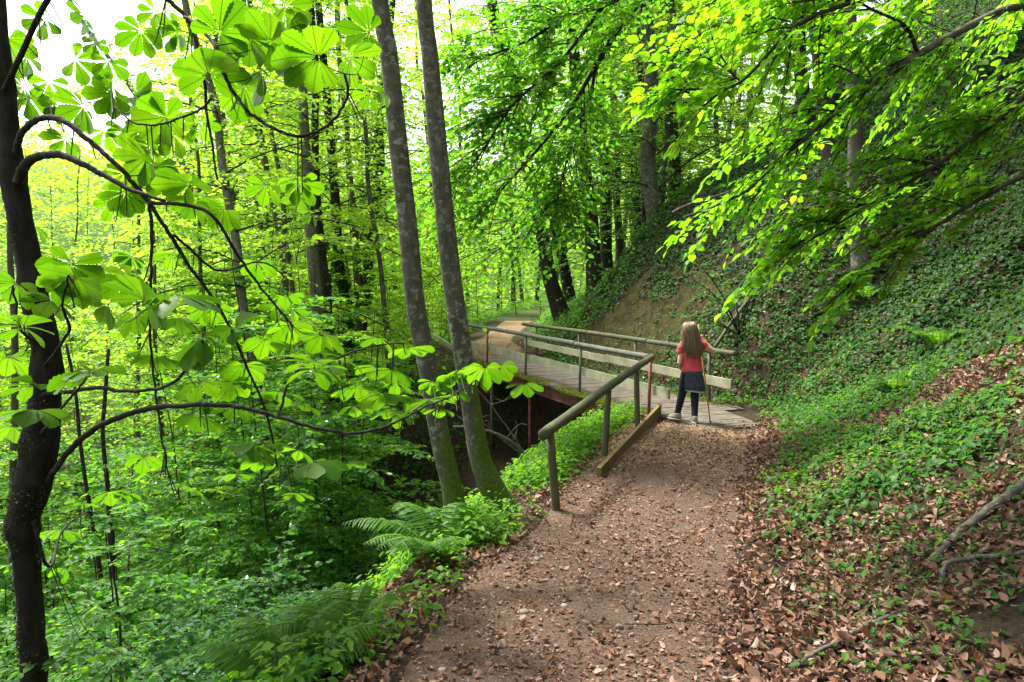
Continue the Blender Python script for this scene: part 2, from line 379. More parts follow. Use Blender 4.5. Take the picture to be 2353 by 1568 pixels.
def steel():
    m = NT('dull_green_steel'); n = m.noise(12, 6, .7); c = m.ramp(n, [(.3, (.045, .05, .035)), (.55, (.085, .095, .07)), (.8, (.10, .07, .05))])
    return m.principled(c, .6, m.bump(n, .3, .003), .4)
M['steel'] = steel()
def redsteel():
    m = NT('worn_red_post'); n = m.noise(10, 5, .7); c = m.ramp(n, [(.35, (.06, .035, .022)), (.5, (.16, .05, .03)), (.7, (.25, .085, .06))])
    return m.principled(c, .65, m.bump(n, .3, .003), .35)
M['redpost'] = redsteel()

# ---------------------------------------------------------------- leaf templates
def tmpl(v, q=(), t=(), uv=None):
    v = np.array(v, float)
    return (v, np.array(q, int).reshape(-1, 4), np.array(t, int).reshape(-1, 3), v[:, :2] if uv is None else np.array(uv, float))
def blade(ts, ws, fold=.1, droop=.12, wav=0):
    v = []; q = []; n = len(ts)
    for i, (t, wd) in enumerate(zip(ts, ws)):
        z = -droop * t * t; k = wav * (1 if i % 2 else -1)
        v += [(t, 0, z), (t, wd, z + fold * wd + k), (t, -wd, z + fold * wd - k)]
    for i in range(n - 1):
        a = 3 * i; q += [(a, a + 3, a + 4, a + 1), (a, a + 2, a + 5, a + 3)]
    return tmpl(v, q)
T_RHOMB = tmpl([(0, 0, 0), (.45, .32, .04), (1, 0, -.08), (.45, -.32, .04)], [(0, 3, 2, 1)])
T_OVATE = tmpl([(0, 0, 0), (.28, .30, .06), (.7, .24, .03), (1, 0, -.1), (.7, -.24, .03), (.28, -.30, .06)], [(0, 3, 2, 1), (0, 5, 4, 3)])
T_BEECH = blade([0, .16, .38, .62, .85, 1.0], [.01, .21, .32, .29, .14, .005], .22, .14, .012)
T_HEART = blade([0, .12, .4, .72, 1.0], [.08, .36, .40, .22, .005], .25, .2)
_lt = np.linspace(0, 1, 19); T_LEAFLET = blade(_lt, np.interp(_lt, [0, .14, .32, .52, .70, .84, .94, 1.0], [.012, .055, .115, .18, .225, .205, .11, .004]) * (1 + .055 * np.where(np.arange(19) % 2, 1, -1)), .20, .22, .004)
T_PINNA = blade([0, .12, .3, .5, .7, .88, 1.0], [.05, .085, .075, .068, .05, .028, .003], .2, .18, .012)
T_DEAD = blade([0, .2, .5, .8, 1.0], [.01, .24, .32, .2, .005], .55, .35)
T_DEAD2 = blade([0, .12, .28, .45, .63, .82, 1.0], [.01, .17, .27, .33, .25, .17, .005], .85, .15, .05)
T_CHIP = tmpl([(0, -.16, 0), (1, -.12, .05), (1, .14, .05), (0, .16, 0)], [(0, 1, 2, 3)])

def rot2(d, a):
    c, s = np.cos(a), np.sin(a); o = np.array(d, float)
    o[..., 0], o[..., 1] = d[..., 0] * c - d[..., 1] * s, d[..., 0] * s + d[..., 1] * c
    return o
def leafy_limb(mb, pts, r0, r, ntwig, nleaf, leafL, T, twigL, tstart=.2, jit=.35, ml=0, mt=1, droop=.12, upv=UP, tsides=3, flat=1.0, tip=.3):
    """a limb with side twigs spread in its plane and leaves set along the twigs"""
    pts = np.asarray(pts, float); k = len(pts)
    if r0: mb.tube(pts, np.linspace(r0, r0 * tip, k), tsides + 1, mt, False)
    tan = unit(np.gradient(pts, axis=0)); upv = unit(np.asarray(upv, float))
    ts = np.linspace(tstart, 1, ntwig); LP = []; LD = []; LN = []
    for i, t in enumerate(ts):
        a = t * (k - 1); b = min(int(a), k - 2); p = pts[b] + (pts[b + 1] - pts[b]) * (a - b); d = tan[b]
        sgn = 1 if i % 2 else -1
        side = unit(np.cross(upv, d)) * sgn
        ang = R(r.uniform(35, 62)) if t < .97 else R(r.uniform(-8, 8))
        td = unit(d * math.cos(ang) + side * math.sin(ang) + upv * r.normal(0, .12 * flat))
        L = twigL * (1.15 - .6 * t) * r.uniform(.7, 1.15)
        q = np.linspace(0, 1, 4)[:, None]; tp = p + td * L * q - UP * droop * L * q * q
        mb.tube(tp, np.linspace(max(r0 * .3, .0022), .0012, 4), tsides, mt, False)
        n = max(3, int(nleaf * L / twigL)); u = (np.arange(n) + .6) / n
        P = p + td * L * u[:, None] - UP * droop * L * (u * u)[:, None]
        sg = np.where(np.arange(n) % 2, 1., -1.); sd = unit(np.cross(upv, td))
        la = R(1) * r.uniform(35, 70, n); la[-1] = 0
        D = td * np.cos(la)[:, None] + sd * (sg * np.sin(la))[:, None] + r.normal(0, .12, (n, 3)) - UP * .12
        LP.append(P); LD.append(D); LN.append(upv + r.normal(0, jit, (n, 3)))
    LP = np.concatenate(LP); n = len(LP)
    mb.leaves(LP, np.concatenate(LD), np.concatenate(LN), leafL * r.uniform(.6, 1.2, n), T, ml, r.uniform(.85, 1.15, n))

def crown(seed, z0, z1, nlimb, Lf, ntwig, nleaf, leafL, T, twigL, rise=.45, drop=.5, r0=.03, jit=.4):
    r = np.random.default_rng(seed); mb = MB(); az0 = 0
    for i in range(nlimb):
        f = (i + .5) / nlimb; h = z0 + (z1 - z0) * f + r.uniform(-.3, .3); az0 += 2.4 + r.uniform(-.5, .5)
        L = Lf(f) * r.uniform(.7, 1.2); d = np.array([math.cos(az0), math.sin(az0), 0]); t = np.linspace(0, 1, 7)[:, None]
        rs = rise * r.uniform(.5, 1.4); bend = unit(np.cross(UP, d)) * r.normal(0, .12)
        pts = np.array([0, 0, h]) + d * L * t + bend * L * t * t + UP * L * (rs * t - drop * r.uniform(.6, 1.2) * t * t)
        leafy_limb(mb, pts, r0 * L / 2.5, r, ntwig, nleaf, leafL, T, twigL * L / 2.5, .12, jit)
    return mb

# ================================================================ the ground and the path
def axis(a, b, step, lo, hi, g=1.13):
    c = list(np.arange(a, b, step)); d = step; x = c[-1]
    while x < hi: d *= g; x += d; c.append(x)
    d = step; x = c[0]
    while x > lo: d *= g; x -= d; c.insert(0, x)
    return np.array(c)
gx = axis(-7, 9, .085, -190, 190); gy = axis(1.2, 20, .085, -40, 230)
X, Y = np.meshgrid(gx, gy); xf, yf = X.ravel(), Y.ravel(); zf = height(xf, yf)
sf, tf, _z = path_co(xf, yf)
near_path = (np.abs(sf) < .8) & ((tf < T_B0 - .3) | (tf > T_B1 + .3))
ii, jj = np.meshgrid(np.arange(len(gy) - 1), np.arange(len(gx) - 1), indexing='ij'); nx = len(gx)
gm = MB(); gm.add(np.stack([xf, yf, zf], 1), np.stack([ii * nx + jj, ii * nx + jj + 1, (ii + 1) * nx + jj + 1, (ii + 1) * nx + jj], -1).reshape(-1, 4))
ground = gm.build('ground', M['ground'], kind='structure')
def vattr(o, name, vals):
    a = o.data.attributes.new(name, 'FLOAT', 'POINT'); a.data.foreach_set('value', np.asarray(vals, np.float32))
def sand_mask(x, y):
    s, t, _ = path_co(x, y); n = fbm(x * 1.1 + 3, y * 1.1 + 8)
    return sm(T_B0 + 2.2, T_B0 + 3.6, t) * (1 - sm(T_B1 + .5, T_B1 + 2.5, t)) * sm(1.25, 1.6, s) * (1 - sm(1.85, 2.35, s + (n - .47) * 3.0 + .2 * (t - T_B0 - 5) - .2))
vattr(ground, 'sand', sand_mask(xf, yf)); vattr(ground, 'green', sm(18, 40, np.hypot(xf, yf)))

def strip(t0, t1, step=.09, nw=17, lift=.014):
    ts = np.arange(t0, t1, step); V = []
    for t in ts:
        i = min(np.searchsorted(_cum, t, 'right') - 1, len(CL) - 2); k = (t - _cum[i]) / _seg[i]
        # smooth the corners of the centre line a little
        pa = CL[i, :2] + (CL[i + 1, :2] - CL[i, :2]) * k; d = (CL[i + 1] - CL[i])[:2] / _seg[i]
        V.append((pa, d))
    P = np.array([v[0] for v in V]); D = np.array([v[1] for v in V])
    for _ in range(3):
        D[1:-1] = (D[:-2] + D[1:-1] * 2 + D[2:]) / 4; P[1:-1] = (P[:-2] + P[1:-1] * 2 + P[2:]) / 4
    D = unit(D); Nn = np.stack([D[:, 1], -D[:, 0]], 1); o = np.linspace(-1, 1, nw)
    fw_ = 1 - .35 * sm(T_B1 + .5, T_B1 + 5, ts); wl = .80 * fw_ + .25 * (fbm(ts * .9, ts * 0 + 2) - .47); wr = .86 * fw_ + .3 * (fbm(ts * .8, ts * 0 + 9) - .47)
    off = np.where(o[None] < 0, o[None] * wl[:, None], o[None] * wr[:, None])
    x = P[:, :1] + Nn[:, :1] * off; y = P[:, 1:] + Nn[:, 1:] * off
    z = height(x.ravel(), y.ravel()).reshape(x.shape) + lift - .05 * sm(.82, 1, np.abs(o))[None]
    return x, y, z, ts
def path_piece(name, t0, t1):
    x, y, z, ts = strip(t0, t1); k, n = x.shape; mb = MB()
    i, j = np.meshgrid(np.arange(k - 1), np.arange(n - 1), indexing='ij')
    mb.add(np.stack([x, y, z], -1).reshape(-1, 3), np.stack([i * n + j, i * n + j + 1, (i + 1) * n + j + 1, (i + 1) * n + j], -1).reshape(-1, 4))
    o = mb.build(name, M['path'], kind='structure'); tt = np.repeat(ts, n); nn = fbm(x.ravel() * 2, y.ravel() * 2)
    tb = T_B0 - .7
    vattr(o, 'chips', np.where(tt < T_B0 + 1, sm(tb - 2.9, tb - .9, tt + (nn - .47) * 2.4), 1.0))  # beyond the bridge the pale tone stands for sunlight on the path
    return o
path_piece('path', _cum[0] + .2, T_B0 - 1.0)
path_piece('path', T_B1 - .3, _cum[10] + .6)

# ================================================================ the footbridge
def bp(a, n, z): q = P0 + U2 * a + N2 * n; return np.array([q[0], q[1], z])      # a along the bridge from the red post, n across
UA = np.array([*U2, 0]); NA = np.array([*N2, 0])
DW0, DW1 = -.10, 1.50
bridge = thing('footbridge', 'narrow wooden footbridge with mossy deck edge and round pole railings over the gully', 'footbridge', bp(0, .67, 0))
def bpart(mb, name, mats, parent=None, **kw):
    o = mb.build(name, mats, parent or bridge, **kw)
    if parent is None: o.matrix_parent_inverse = Matrix.Translation(-bridge.location)
    return o
r = np.random.default_rng(11)
dk = MB(); a = -1.13; k = 0
while a < 8.0:
    wd = .115 + r.uniform(-.004, .004); n0 = DW0 + r.uniform(-.02, .02); n1 = DW1 + r.uniform(-.03, .03)
    if a < -.15: n0 = .05 + .1 * (-a) + r.uniform(-.01, .01); n1 = DW1 - .35 - .55 * (-a - .1) * .4
    c = bp(a + wd / 2, (n0 + n1) / 2, .005 + r.uniform(-.004, .004)); tw = r.normal(0, .006)
    dk.box(c, NA * (n1 - n0) / 2 + UA * tw, UA * (wd / 2 - .0045), np.array([0, 0, .02]) + NA * 0); a += wd; k += 1
bpart(dk, 'deck', M['plank_grey'], smooth=False)
bm_ = MB()
for n in (-.02, 1.38):
    for dz, hw, hh in ((-.032, .05, .007), (-.215, .05, .007), (-.1235, .006, .084)):
        bm_ = MB() if dz == -.032 else bm_
        bm_.box(bp(3.75, n, dz - .0), UA * 4.1, NA * hw, UP * hh)
    bpart(bm_, 'steel_beam', M['rust'], smooth=False)
RZ = .80; PR = .040
def sag(a0, a1, n, z0, z1, k, nz=.012, seed=0):
    rr = np.random.default_rng(seed); t = np.linspace(0, 1, k); p = np.array([bp(a0 + (a1 - a0) * q, n, z0 + (z1 - z0) * q) for q in t])
    p[1:-1, 2] += rr.normal(0, nz, k - 2); return p
def log(mb, pts, rad, seed=0):
    pts = np.asarray(pts, float); t = np.linspace(0, len(pts) - 1, 14 * (len(pts) - 1)); i = np.minimum(t.astype(int), len(pts) - 2)
    q = pts[i] + (pts[i + 1] - pts[i]) * (t - i)[:, None]
    mb.tube(q, rad, 16, 0, True, .11, 2.2)
for (n, a0, a1, sd) in ((.0, .02, 9.4, 1), (1.36, -.05, 7.7, 2)):
    step = 2.14; k = 0; aa = a0; seams = [a0] + [q for q in (2.2, 4.35, 6.4) if q < a1] + [a1]
    for s0, s1 in zip(seams[:-1], seams[1:]):
        mb = MB(); log(mb, sag(s0 + .004, s1 - .004, n, RZ + .006 * ((k * 7) % 3 - 1), RZ + .006 * ((k * 5) % 3 - 1), 3, .004, sd * 9 + k), PR * (1 + .05 * (k % 2)), sd)
        bpart(mb, 'handrail', M['rail_grey'] if n == 0 else M['log']); k += 1
for (aa, n, mat, rr_, z0) in ((0, .0, 'redpost', .022, -.25), (2.02, .0, 'steel', .022, -.25), (4.26, .0, 'steel', .022, -.25), (6.42, .0, 'redpost', .022, -.25), (8.4, 0, 'redpost', .022, -.3),
                          (.55, 1.36, 'steel', .026, -.3), (2.6, 1.36, 'steel', .024, -.25), (4.75, 1.36, 'steel', .022, -.25), (6.9, 1.36, 'steel', .022, -.25)):
    mb = MB(); mb.tube([bp(aa, n - (.02 if n == 0 else -.02), z0), bp(aa, n - (.01 if n == 0 else -.01), .3), bp(aa, n, RZ - .03)], rr_, 12)
    bpart(mb, 'railing_post', M[mat])
for (n, a0, a1, z) in ((.045, -.38, 4.2, .36), (.045, 4.21, 9.3, .36), (1.315, -.02, 3.55, .37), (1.315, 3.565, 7.5, .37)):
    mb = MB(); mb.box(bp((a0 + a1) / 2, n, z), UA * (a1 - a0) / 2 + UP * .008, NA * .014, UP * .066); bpart(mb, 'side_board', M['board'], smooth=False)
for (aa, n, mat) in ((2.0, .05, 'steel'), (.55, .25, 'rust'), (4.3, .1, 'rust'), (6.3, .05, 'steel'), (2.0, 1.3, 'rust'), (4.3, 1.3, 'rust')):
    q = bp(aa, n, 0); mb = MB(); mb.tube([bp(aa, n, hz(q[0], q[1]) - .3), bp(aa, n, -.225)], .035, 12); bpart(mb, 'support_pole', M[mat])
# moss cushions along both deck edges: many small fuzzy blades
ms = MB(); r = np.random.default_rng(5)
def moss_on(ms, n0, n1, a0, a1, cnt, hmax):
    a = r.uniform(a0, a1, cnt); n = r.uniform(n0, n1, cnt); th = fbm(a * 2.1, n * 4 + n0 * 7) - .36; k = th > 0
    a, n, th = a[k], n[k], np.clip(th[k] * 3, .25, 1); m_ = len(a)
    e = np.clip(1 - np.abs((n - (n0 + n1) / 2) / ((n1 - n0) / 2)) ** 2, 0, 1)
    q = P0 + U2 * a[:, None] + N2 * n[:, None]; P = np.stack([q[:, 0], q[:, 1], .016 + hmax * th * e * r.uniform(.1, 1, m_)], 1)
    ms.leaves(P, r.normal(0, .6, (m_, 3)) + UP * .8, r.normal(0, 1, (m_, 3)), r.uniform(.015, .03, m_), T_RHOMB, 0)
moss_on(ms, -.19, .10, .05, 7.6, 16000, .055); moss_on(ms, -.17, -.09, .0, 7.0, 5000, -.08); moss_on(ms, 1.25, 1.5, .2, 6, 5000, .03)
bpart(ms, 'moss', M['moss'])

# handrail of the path: one heavy pole on three round posts, joined to the bridge rail at the corner
fence = thing('path_handrail', 'slanting round pole rail on three thick round posts beside the leafy path', 'railing', on(1385, 1055, 0))
def fpart(mb, name, mat): o = mb.build(name, M[mat], fence); o.matrix_parent_inverse = Matrix.Translation(-fence.location); return o
RA = np.array([.235, 5.30, .635]); RB = bp(-.03, 0, RZ)
mb = MB(); log(mb, [RA, (RA + RB) / 2 + UP * .012, RB], .043); fpart(mb, 'rail', 'log')
for px, py, gz, k, pr in ((1290, 1180, -.02, .045, .034), (1385, 1055, -.02, .45, .033), (1468, 995, -.02, .75, .033)):
    g = on(px, py, gz); k = (g[1] - RA[1]) / (RB[1] - RA[1]); tp = RA + (RB - RA) * k
    mb = MB(); mb.tube(np.linspace([g[0], g[1], -.45], [tp[0] + .005, g[1], tp[2] - .022], 7), pr, 16, 0, True, .05); fpart(mb, 'post', 'post')
ka = on(1376, 1100, 0); kb = on(1516, 958, 0); kd = unit(kb - ka); ks = np.cross(kd, UP)
mb = MB(); c = (ka + kb) / 2
mb.box(c + UP * .03, (kb - ka) / 2 + UP * .035, ks * .019, UP * .105)
mb.build('edging_board', M['kerb'], None, False, label='low brown edging board on edge between the railing posts and the path', cat='edging board')
# timber step edge of the path just past the far end of the bridge
ea = bp(8.3, -.1, .16); eb = bp(13, .1, .45)
mb = MB(); mb.box((ea + eb) / 2, (eb - ea) / 2, NA * .02, UP * .06)
mb.build('edging_plank', M['board'], None, False, label='thin pale plank edging the path beyond the bridge', cat='edging board')

# ================================================================ the person and the walking stick
def capsule(mb, a, b, ra, rb, n=14):
    a = np.asarray(a, float); b = np.asarray(b, float); d = unit(b - a); rf = np.array([1., 0, 0]) if abs(d[0]) < .8 else np.array([0, 1., 0])
    A = unit(np.cross(d, rf)); B = np.cross(d, A); th = np.arange(n) * 2 * np.pi / n; c = np.cos(th)[:, None] * A + np.sin(th)[:, None] * B; rings = []
    for f in np.linspace(-.98, 0, 4): rings.append(a + d * ra * f + c * ra * math.sqrt(1 - f * f))
    for f in (.33, .66): rings.append(a + (b - a) * f + c * (ra + (rb - ra) * f))
    for f in np.linspace(0, .98, 4): rings.append(b + d * rb * f + c * rb * math.sqrt(1 - f * f))
    mb.loft(rings)
def limb(mb, pts, rad):
    for i in range(len(pts) - 1): capsule(mb, pts[i], pts[i + 1], rad[i], rad[i + 1])
def ell(c, rx, ry, n=28, tilt=0, pleat=0, k=9, ph=0):
    th = np.arange(n) * 2 * np.pi / n; q = 1 + pleat * np.sin(k * th + ph)
    return np.stack([c[0] + rx * np.cos(th) * q, c[1] + ry * np.sin(th) * q, c[2] + tilt * np.cos(th)], 1)
def fused(mb, name, mat, parent, vox=.006, smooth=3, **kw):
    o = mb.build(name, mat, None); md = o.modifiers.new('r', 'REMESH'); md.mode = 'VOXEL'; md.voxel_size = vox; md.use_smooth_shade = True
    s_ = o.modifiers.new('s', 'SMOOTH'); s_.iterations = smooth; s_.factor = .5
    me = bpy.data.meshes.new_from_object(o.evaluated_get(bpy.context.evaluated_depsgraph_get())); me.name = name
    old = o.data; o.modifiers.clear(); o.data = me; bpy.data.meshes.remove(old); me.materials.clear(); me.materials.append(mat)
    me.polygons.foreach_set('use_smooth', np.ones(len(me.polygons), dtype=bool)); o.parent = parent; tag(o, **kw); return o
def cloth(name, a, b, scale=40, rough=.85, weave=.3):
    m = NT(name); n = m.noise(scale, 4, .6); c = m.ramp(n, [(.35, a), (.65, b)]); n2 = m.noise(300, 2)
    return m.principled(c, rough, m.bump(n2, weave, .002), .2)
def skin_mat():
    m = NT('skin'); n = m.noise(14, 4); c = m.ramp(n, [(.3, (.50, .27, .18)), (.7, (.60, .35, .25))]); mt = m.principled(c, .5, None, .35)
    p = [x for x in m.t.nodes if x.type == 'BSDF_PRINCIPLED'][0]; p.inputs['Subsurface Weight'].default_value = .12; p.inputs['Subsurface Radius'].default_value = (.01, .004, .002); return mt
def hair_mat():
    m = NT('blond_hair'); rnd = m.n('NewGeometry').outputs['Random Per Island']
    c = m.ramp(rnd, [(0, (.06, .036, .018)), (.35, (.13, .084, .042)), (.7, (.22, .15, .078)), (1, (.34, .25, .145))]); return m.principled(c, .42, None, .5)
g0 = on(1597, 973, .026)
person = thing('person', 'girl with long fair hair, red T-shirt and dark skirt walking onto the footbridge', 'person', (g0[0] - .03, g0[1], .026))
skin = skin_mat(); ty = .12
hand = np.array([.150, .27, 1.06])
b_ = MB()
hd = np.array([-.032, ty + .015, 1.155])
b_.loft([ell(hd + [0, .004 * 0, z], rx, ry) for z, rx, ry in ((-.105, .02, .03), (-.095, .045, .06), (-.06, .066, .085), (-.02, .078, .095), (.02, .083, .1), (.06, .078, .094), (.09, .055, .068), (.105, .02, .025))])
capsule(b_, hd + [0, .085, -.01], hd + [0, .108, -.03], .008, .013)                                        # nose
capsule(b_, hd + [-.018, .083, -.058], hd + [.018, .083, -.058], .008, .008); capsule(b_, hd + [0, .06, -.092], hd + [0, .072, -.088], .018, .016)   # mouth, chin
for sx in (-1, 1): capsule(b_, hd + [sx * .082, .0, -.02], hd + [sx * .086, -.006, .018], .012, .014)   # ears
limb(b_, [hd + [0, -.01, -.06], (-.01, ty, 1.0)], [.042, .046])
b_.loft([ell((x, ty, z), rx, ry) for z, x, rx, ry in ((.58, .0, .10, .08), (.66, .0, .105, .085), (.75, 0, .098, .078), (.86, 0, .108, .08), (.95, 0, .118, .078), (1.0, 0, .08, .06), (1.02, 0, .05, .05))])
limb(b_, [(-.112, ty, .965), (-.152, ty - .015, .75), (-.10, ty + .13, .66), (-.02, ty + .2, .70)], [.036, .031, .024, .019])
sh = (.118, ty, .985)
limb(b_, [sh, (.292, ty + .04, .88), hand + [.016, -.03, -.02]], [.036, .030, .020])
limb(b_, [(-.055, ty, .6), (-.092, ty + .07, .345), (-.135, ty + .10, .08)], [.07, .046, .032]); limb(b_, [(-.135, ty + .10, .05), (-.19, ty + .19, .035)], [.03, .026])
limb(b_, [(.055, ty, .6), (.045, ty - .02, .345), (.03, 0.02, .08)], [.07, .047, .033]); limb(b_, [(.03, .02, .05), (.03, .13, .035)], [.03, .026])
# right hand closed round the stick, left hand relaxed in front
limb(b_, [hand + [.014, -.022, -.012], hand + [.016, -.008, .024]], [.019, .018])
for i, L in enumerate((.95, 1.05, 1.0, .85)):
    z = .026 - .0165 * i; f0 = hand + [.018, -.004, z]
    limb(b_, [f0, f0 + np.array([-.008, .022, .002]) * L, f0 + np.array([-.030, .024, .0]) * L, f0 + np.array([-.036, .006, -.002]) * L], [.0078, .0072, .0066, .006])
limb(b_, [hand + [.006, -.03, .01], hand + [-.018, -.026, .02], hand + [-.03, -.008, .028]], [.009, .008, .007])
lh = np.array([-.005, ty + .215, .705])
capsule(b_, lh + [-.02, -.01, 0], lh + [.012, .006, .004], .018, .016)
for i in range(4):
    f0 = lh + [.016, .006, .016 - .0135 * i]; limb(b_, [f0, f0 + [.024, .012, .0], f0 + [.036, .004, -.004], f0 + [.034, -.012, -.006]], [.0072, .0068, .0062, .0056])
limb(b_, [lh + [-.008, .0, .014], lh + [.008, .012, .03], lh + [.024, .012, .034]], [.0085, .0075, .0065])
fused(b_, 'body', skin, person, .0045, 3)
eye_m = cloth('eye_white', (.6, .58, .55), (.7, .68, .64), 5, .2, 0)
for sx in (-1, 1): eyew = MB(); capsule(eyew, hd + [sx * .031, .083, .004], hd + [sx * .031, .085, .004], .011, .011); eyew.build('eye', eye_m, person)
red = cloth('coral_jersey', (.50, .055, .075), (.60, .085, .105), 16)
s_ = MB()
s_.loft([ell((x, ty, z), rx, ry, 28, 0, pl, 7, ph) for z, x, rx, ry, pl, ph in ((.632, .005, .128, .098, .012, 0), (.655, .004, .131, .1, .012, .3), (.72, .0, .120, .093, .014, .8), (.80, 0, .118, .092, .008, 1.2), (.88, 0, .124, .094, 0, 0), (.95, 0, .131, .092, 0, 0), (1.0, 0, .112, .078, 0, 0), (1.03, -.005, .066, .06, 0, 0), (1.045, -.008, .05, .05, 0, 0))])
limb(s_, [(-.108, ty, .975), (-.134, ty - .004, .935), (-.143, ty - .008, .895)], [.048, .052, .043])
limb(s_, [(.106, ty, .985), (.150, ty + .02, .967), (.182, ty + .04, .945)], [.048, .054, .044])
fused(s_, 'shirt', red, person, .006, 2)
sk = MB()
sk.loft([ell((x, y, z), rx, ry, 60, tl, pl, 8, .4) for z, x, y, rx, ry, pl, tl in ((.662, .004, ty, .124, .096, 0, 0), (.64, .006, ty, .130, .101, .004, 0), (.56, .022, ty - .004, .136, .108, .010, 0), (.47, .043, ty - .008, .133, .112, .018, 0), (.385, .058, ty - .012, .128, .114, .026, -.012), (.380, .058, ty - .012, .117, .104, .026, -.012), (.5, .038, ty - .008, .118, .1, .01, 0))], cap=False)
sko = sk.build('skirt', cloth('dark_denim_jersey', (.030, .037, .048), (.055, .065, .082), 30), person)
hm = MB(); th = np.linspace(0, 2 * np.pi, 61)
hm.loft([ell((.058, ty - .012, z), rx, ry, 60, -.012, .026, 8, .4) for z, rx, ry in ((.386, .1295, .1155), (.396, .1305, .1165), (.404, .1302, .1160), (.402, .127, .113), (.386, .126, .112))], cap=False)
hm.build('hem_band', cloth('pale_hem', (.20, .25, .29), (.28, .33, .37), 30), sko)
lg = cloth('black_leggings', (.008, .009, .016), (.018, .019, .03), 20)
l_ = MB(); limb(l_, [(-.058, ty, .6), (-.094, ty + .07, .345), (-.135, ty + .10, .098)], [.076, .053, .038]); limb(l_, [(.055, ty, .6), (.045, ty - .02, .345), (.03, .02, .098)], [.076, .054, .039])
capsule(l_, (-.05, ty, .6), (.05, ty, .6), .08, .08)
fused(l_, 'leggings', lg, person, .006, 2)
shoe_m = cloth('grey_suede', (.16, .15, .12), (.24, .225, .185), 60); sole_m = cloth('pale_sole', (.36, .34, .27), (.44, .42, .34), 20)
for (hx, hy, dx, dy, tongue) in ((-.122, ty + .065, -.62, .78, 1), (.03, -.018, .0, 1., 0)):
    d = np.array([dx, dy, 0]); sd = np.array([dy, -dx, 0]); h0 = np.array([hx, hy, 0])
    q = MB(); rg = []
    for z, l0, l1, ww in ((.018, -.022, .178, .036), (.036, -.025, .180, .039), (.055, -.024, .155, .037), (.075, -.02, .095, .032), (.094, -.014, .062, .028)):
        th = np.arange(22) * 2 * np.pi / 22; c = (l0 + l1) / 2; hl = (l1 - l0) / 2; rg.append(h0 + d * (c + hl * np.cos(th))[:, None] + sd * (ww * np.sin(th) * (1 - .15 * np.cos(th)))[:, None] + UP * z)
    q.loft(rg); so = q.build('shoe', shoe_m, person)
    q = MB(); q.loft([h0 + d * (.077 + hl_ * np.cos(th))[:, None] + sd * (ww * np.sin(th))[:, None] + UP * z for z, hl_, ww in ((.0, .098, .037), (.010, .105, .041), (.020, .104, .040))]); q.build('sole', sole_m, so)
    if tongue: q = MB(); capsule(q, h0 + d * .055 + UP * .075, h0 + d * .072 + UP * .1, .018, .014); q.build('tongue', cloth('pink_lining', (.4, .07, .10), (.5, .1, .13)), so)
# hair: a cap and a long curtain, then many loose locks
hr = MB(); prof = [(1.268, -.032, ty + .005, .02, .02), (1.258, -.032, ty + .004, .055, .06), (1.23, -.033, ty - .002, .083, .09), (1.18, -.033, ty - .012, .094, .098), (1.12, -.033, ty - .022, .1, .088),
                  (1.06, -.028, ty - .045, .103, .066), (1.0, -.018, ty - .075, .108, .046), (.94, -.006, ty - .092, .112, .032), (.89, .002, ty - .098, .098, .022), (.86, .006, ty - .1, .075, .014)]
hr.loft([ell((x, y, z), rx, ry, 40, 0, .02, 13, z * 9) for z, x, y, rx, ry in prof])
pz = np.array(prof)[::-1]; rr = np.random.default_rng(8)
for i in range(520):
    th = rr.uniform(-np.pi * 1.12, np.pi * .12); zend = rr.uniform(.80, .96) if rr.random() < .7 else rr.uniform(.98, 1.1); zz = np.linspace(1.262, zend, 12)
    f = lambda c: np.interp(zz, pz[:, 0], pz[:, c])
    o = 1.01 + rr.uniform(0, .26) * np.linspace(.1, 1, 12) ** 1.5 * (1.15 if rr.random() < .45 else .4); th2 = th + np.cumsum(rr.normal(0, .03, 12)) + .05 * np.sin(zz * 40 + i)
    pts = np.stack([f(1) + f(3) * np.cos(th2) * o, f(2) + f(4) * np.sin(th2) * o - .003, zz], 1)
    hr.tube(pts, np.linspace(.0048, .0014, 12) * rr.uniform(.6, 1.1), 4, 0, True)
hr.build('hair', hair_mat(), person)
stk = MB(); top = np.array([.120, .275, 1.235]); bot = np.array([.235, .05, .0]); hp = hand + [-.008, .006, 0]
q = np.linspace(0, 1, 12)[:, None]; pts = top * (1 - q) + bot * q
k_ = np.interp(1.055, [0, 1.215], [1, 0]); fix = hp - (top * (1 - k_) + bot * k_); pts = pts + fix * np.clip(1 - np.abs(q - k_) / .9, 0, 1)
stk.tube(pts, np.linspace(.0125, .009, 12), 10, 0, True, .08)
so = stk.build('walking_stick', wood('peeled_hazel', (.25, .15, .04), (.42, .27, .085), (.52, .36, .14), (1, 1, .4), 0, 20), None, label='tall thin yellow-brown walking stick held upright by the girl', cat='walking stick')
so.location = person.location

# ================================================================ trees
def px_line(pts, d):
    return np.array([at(p[0], p[1], p[2] if len(p) > 2 else d) for p in pts])
def smooth(pts, n):
    """a smooth curve through the points"""
    pts = np.asarray(pts, float); k = len(pts)
    if k < 3: return pts[0] + (pts[-1] - pts[0]) * np.linspace(0, 1, n)[:, None]
    m = np.gradient(pts, axis=0); t = np.linspace(0, k - 1, n); i = np.minimum(t.astype(int), k - 2); u = (t - i)[:, None]
    a, b, ma, mb_ = pts[i], pts[i + 1], m[i], m[i + 1]
    return a * (1 + 2 * u) * (1 - u) ** 2 + ma * u * (1 - u) ** 2 + b * u * u * (3 - 2 * u) + mb_ * u * u * (u - 1)
def relative(o, root): o.matrix_parent_inverse = Matrix.Translation(-Vector(root.location))

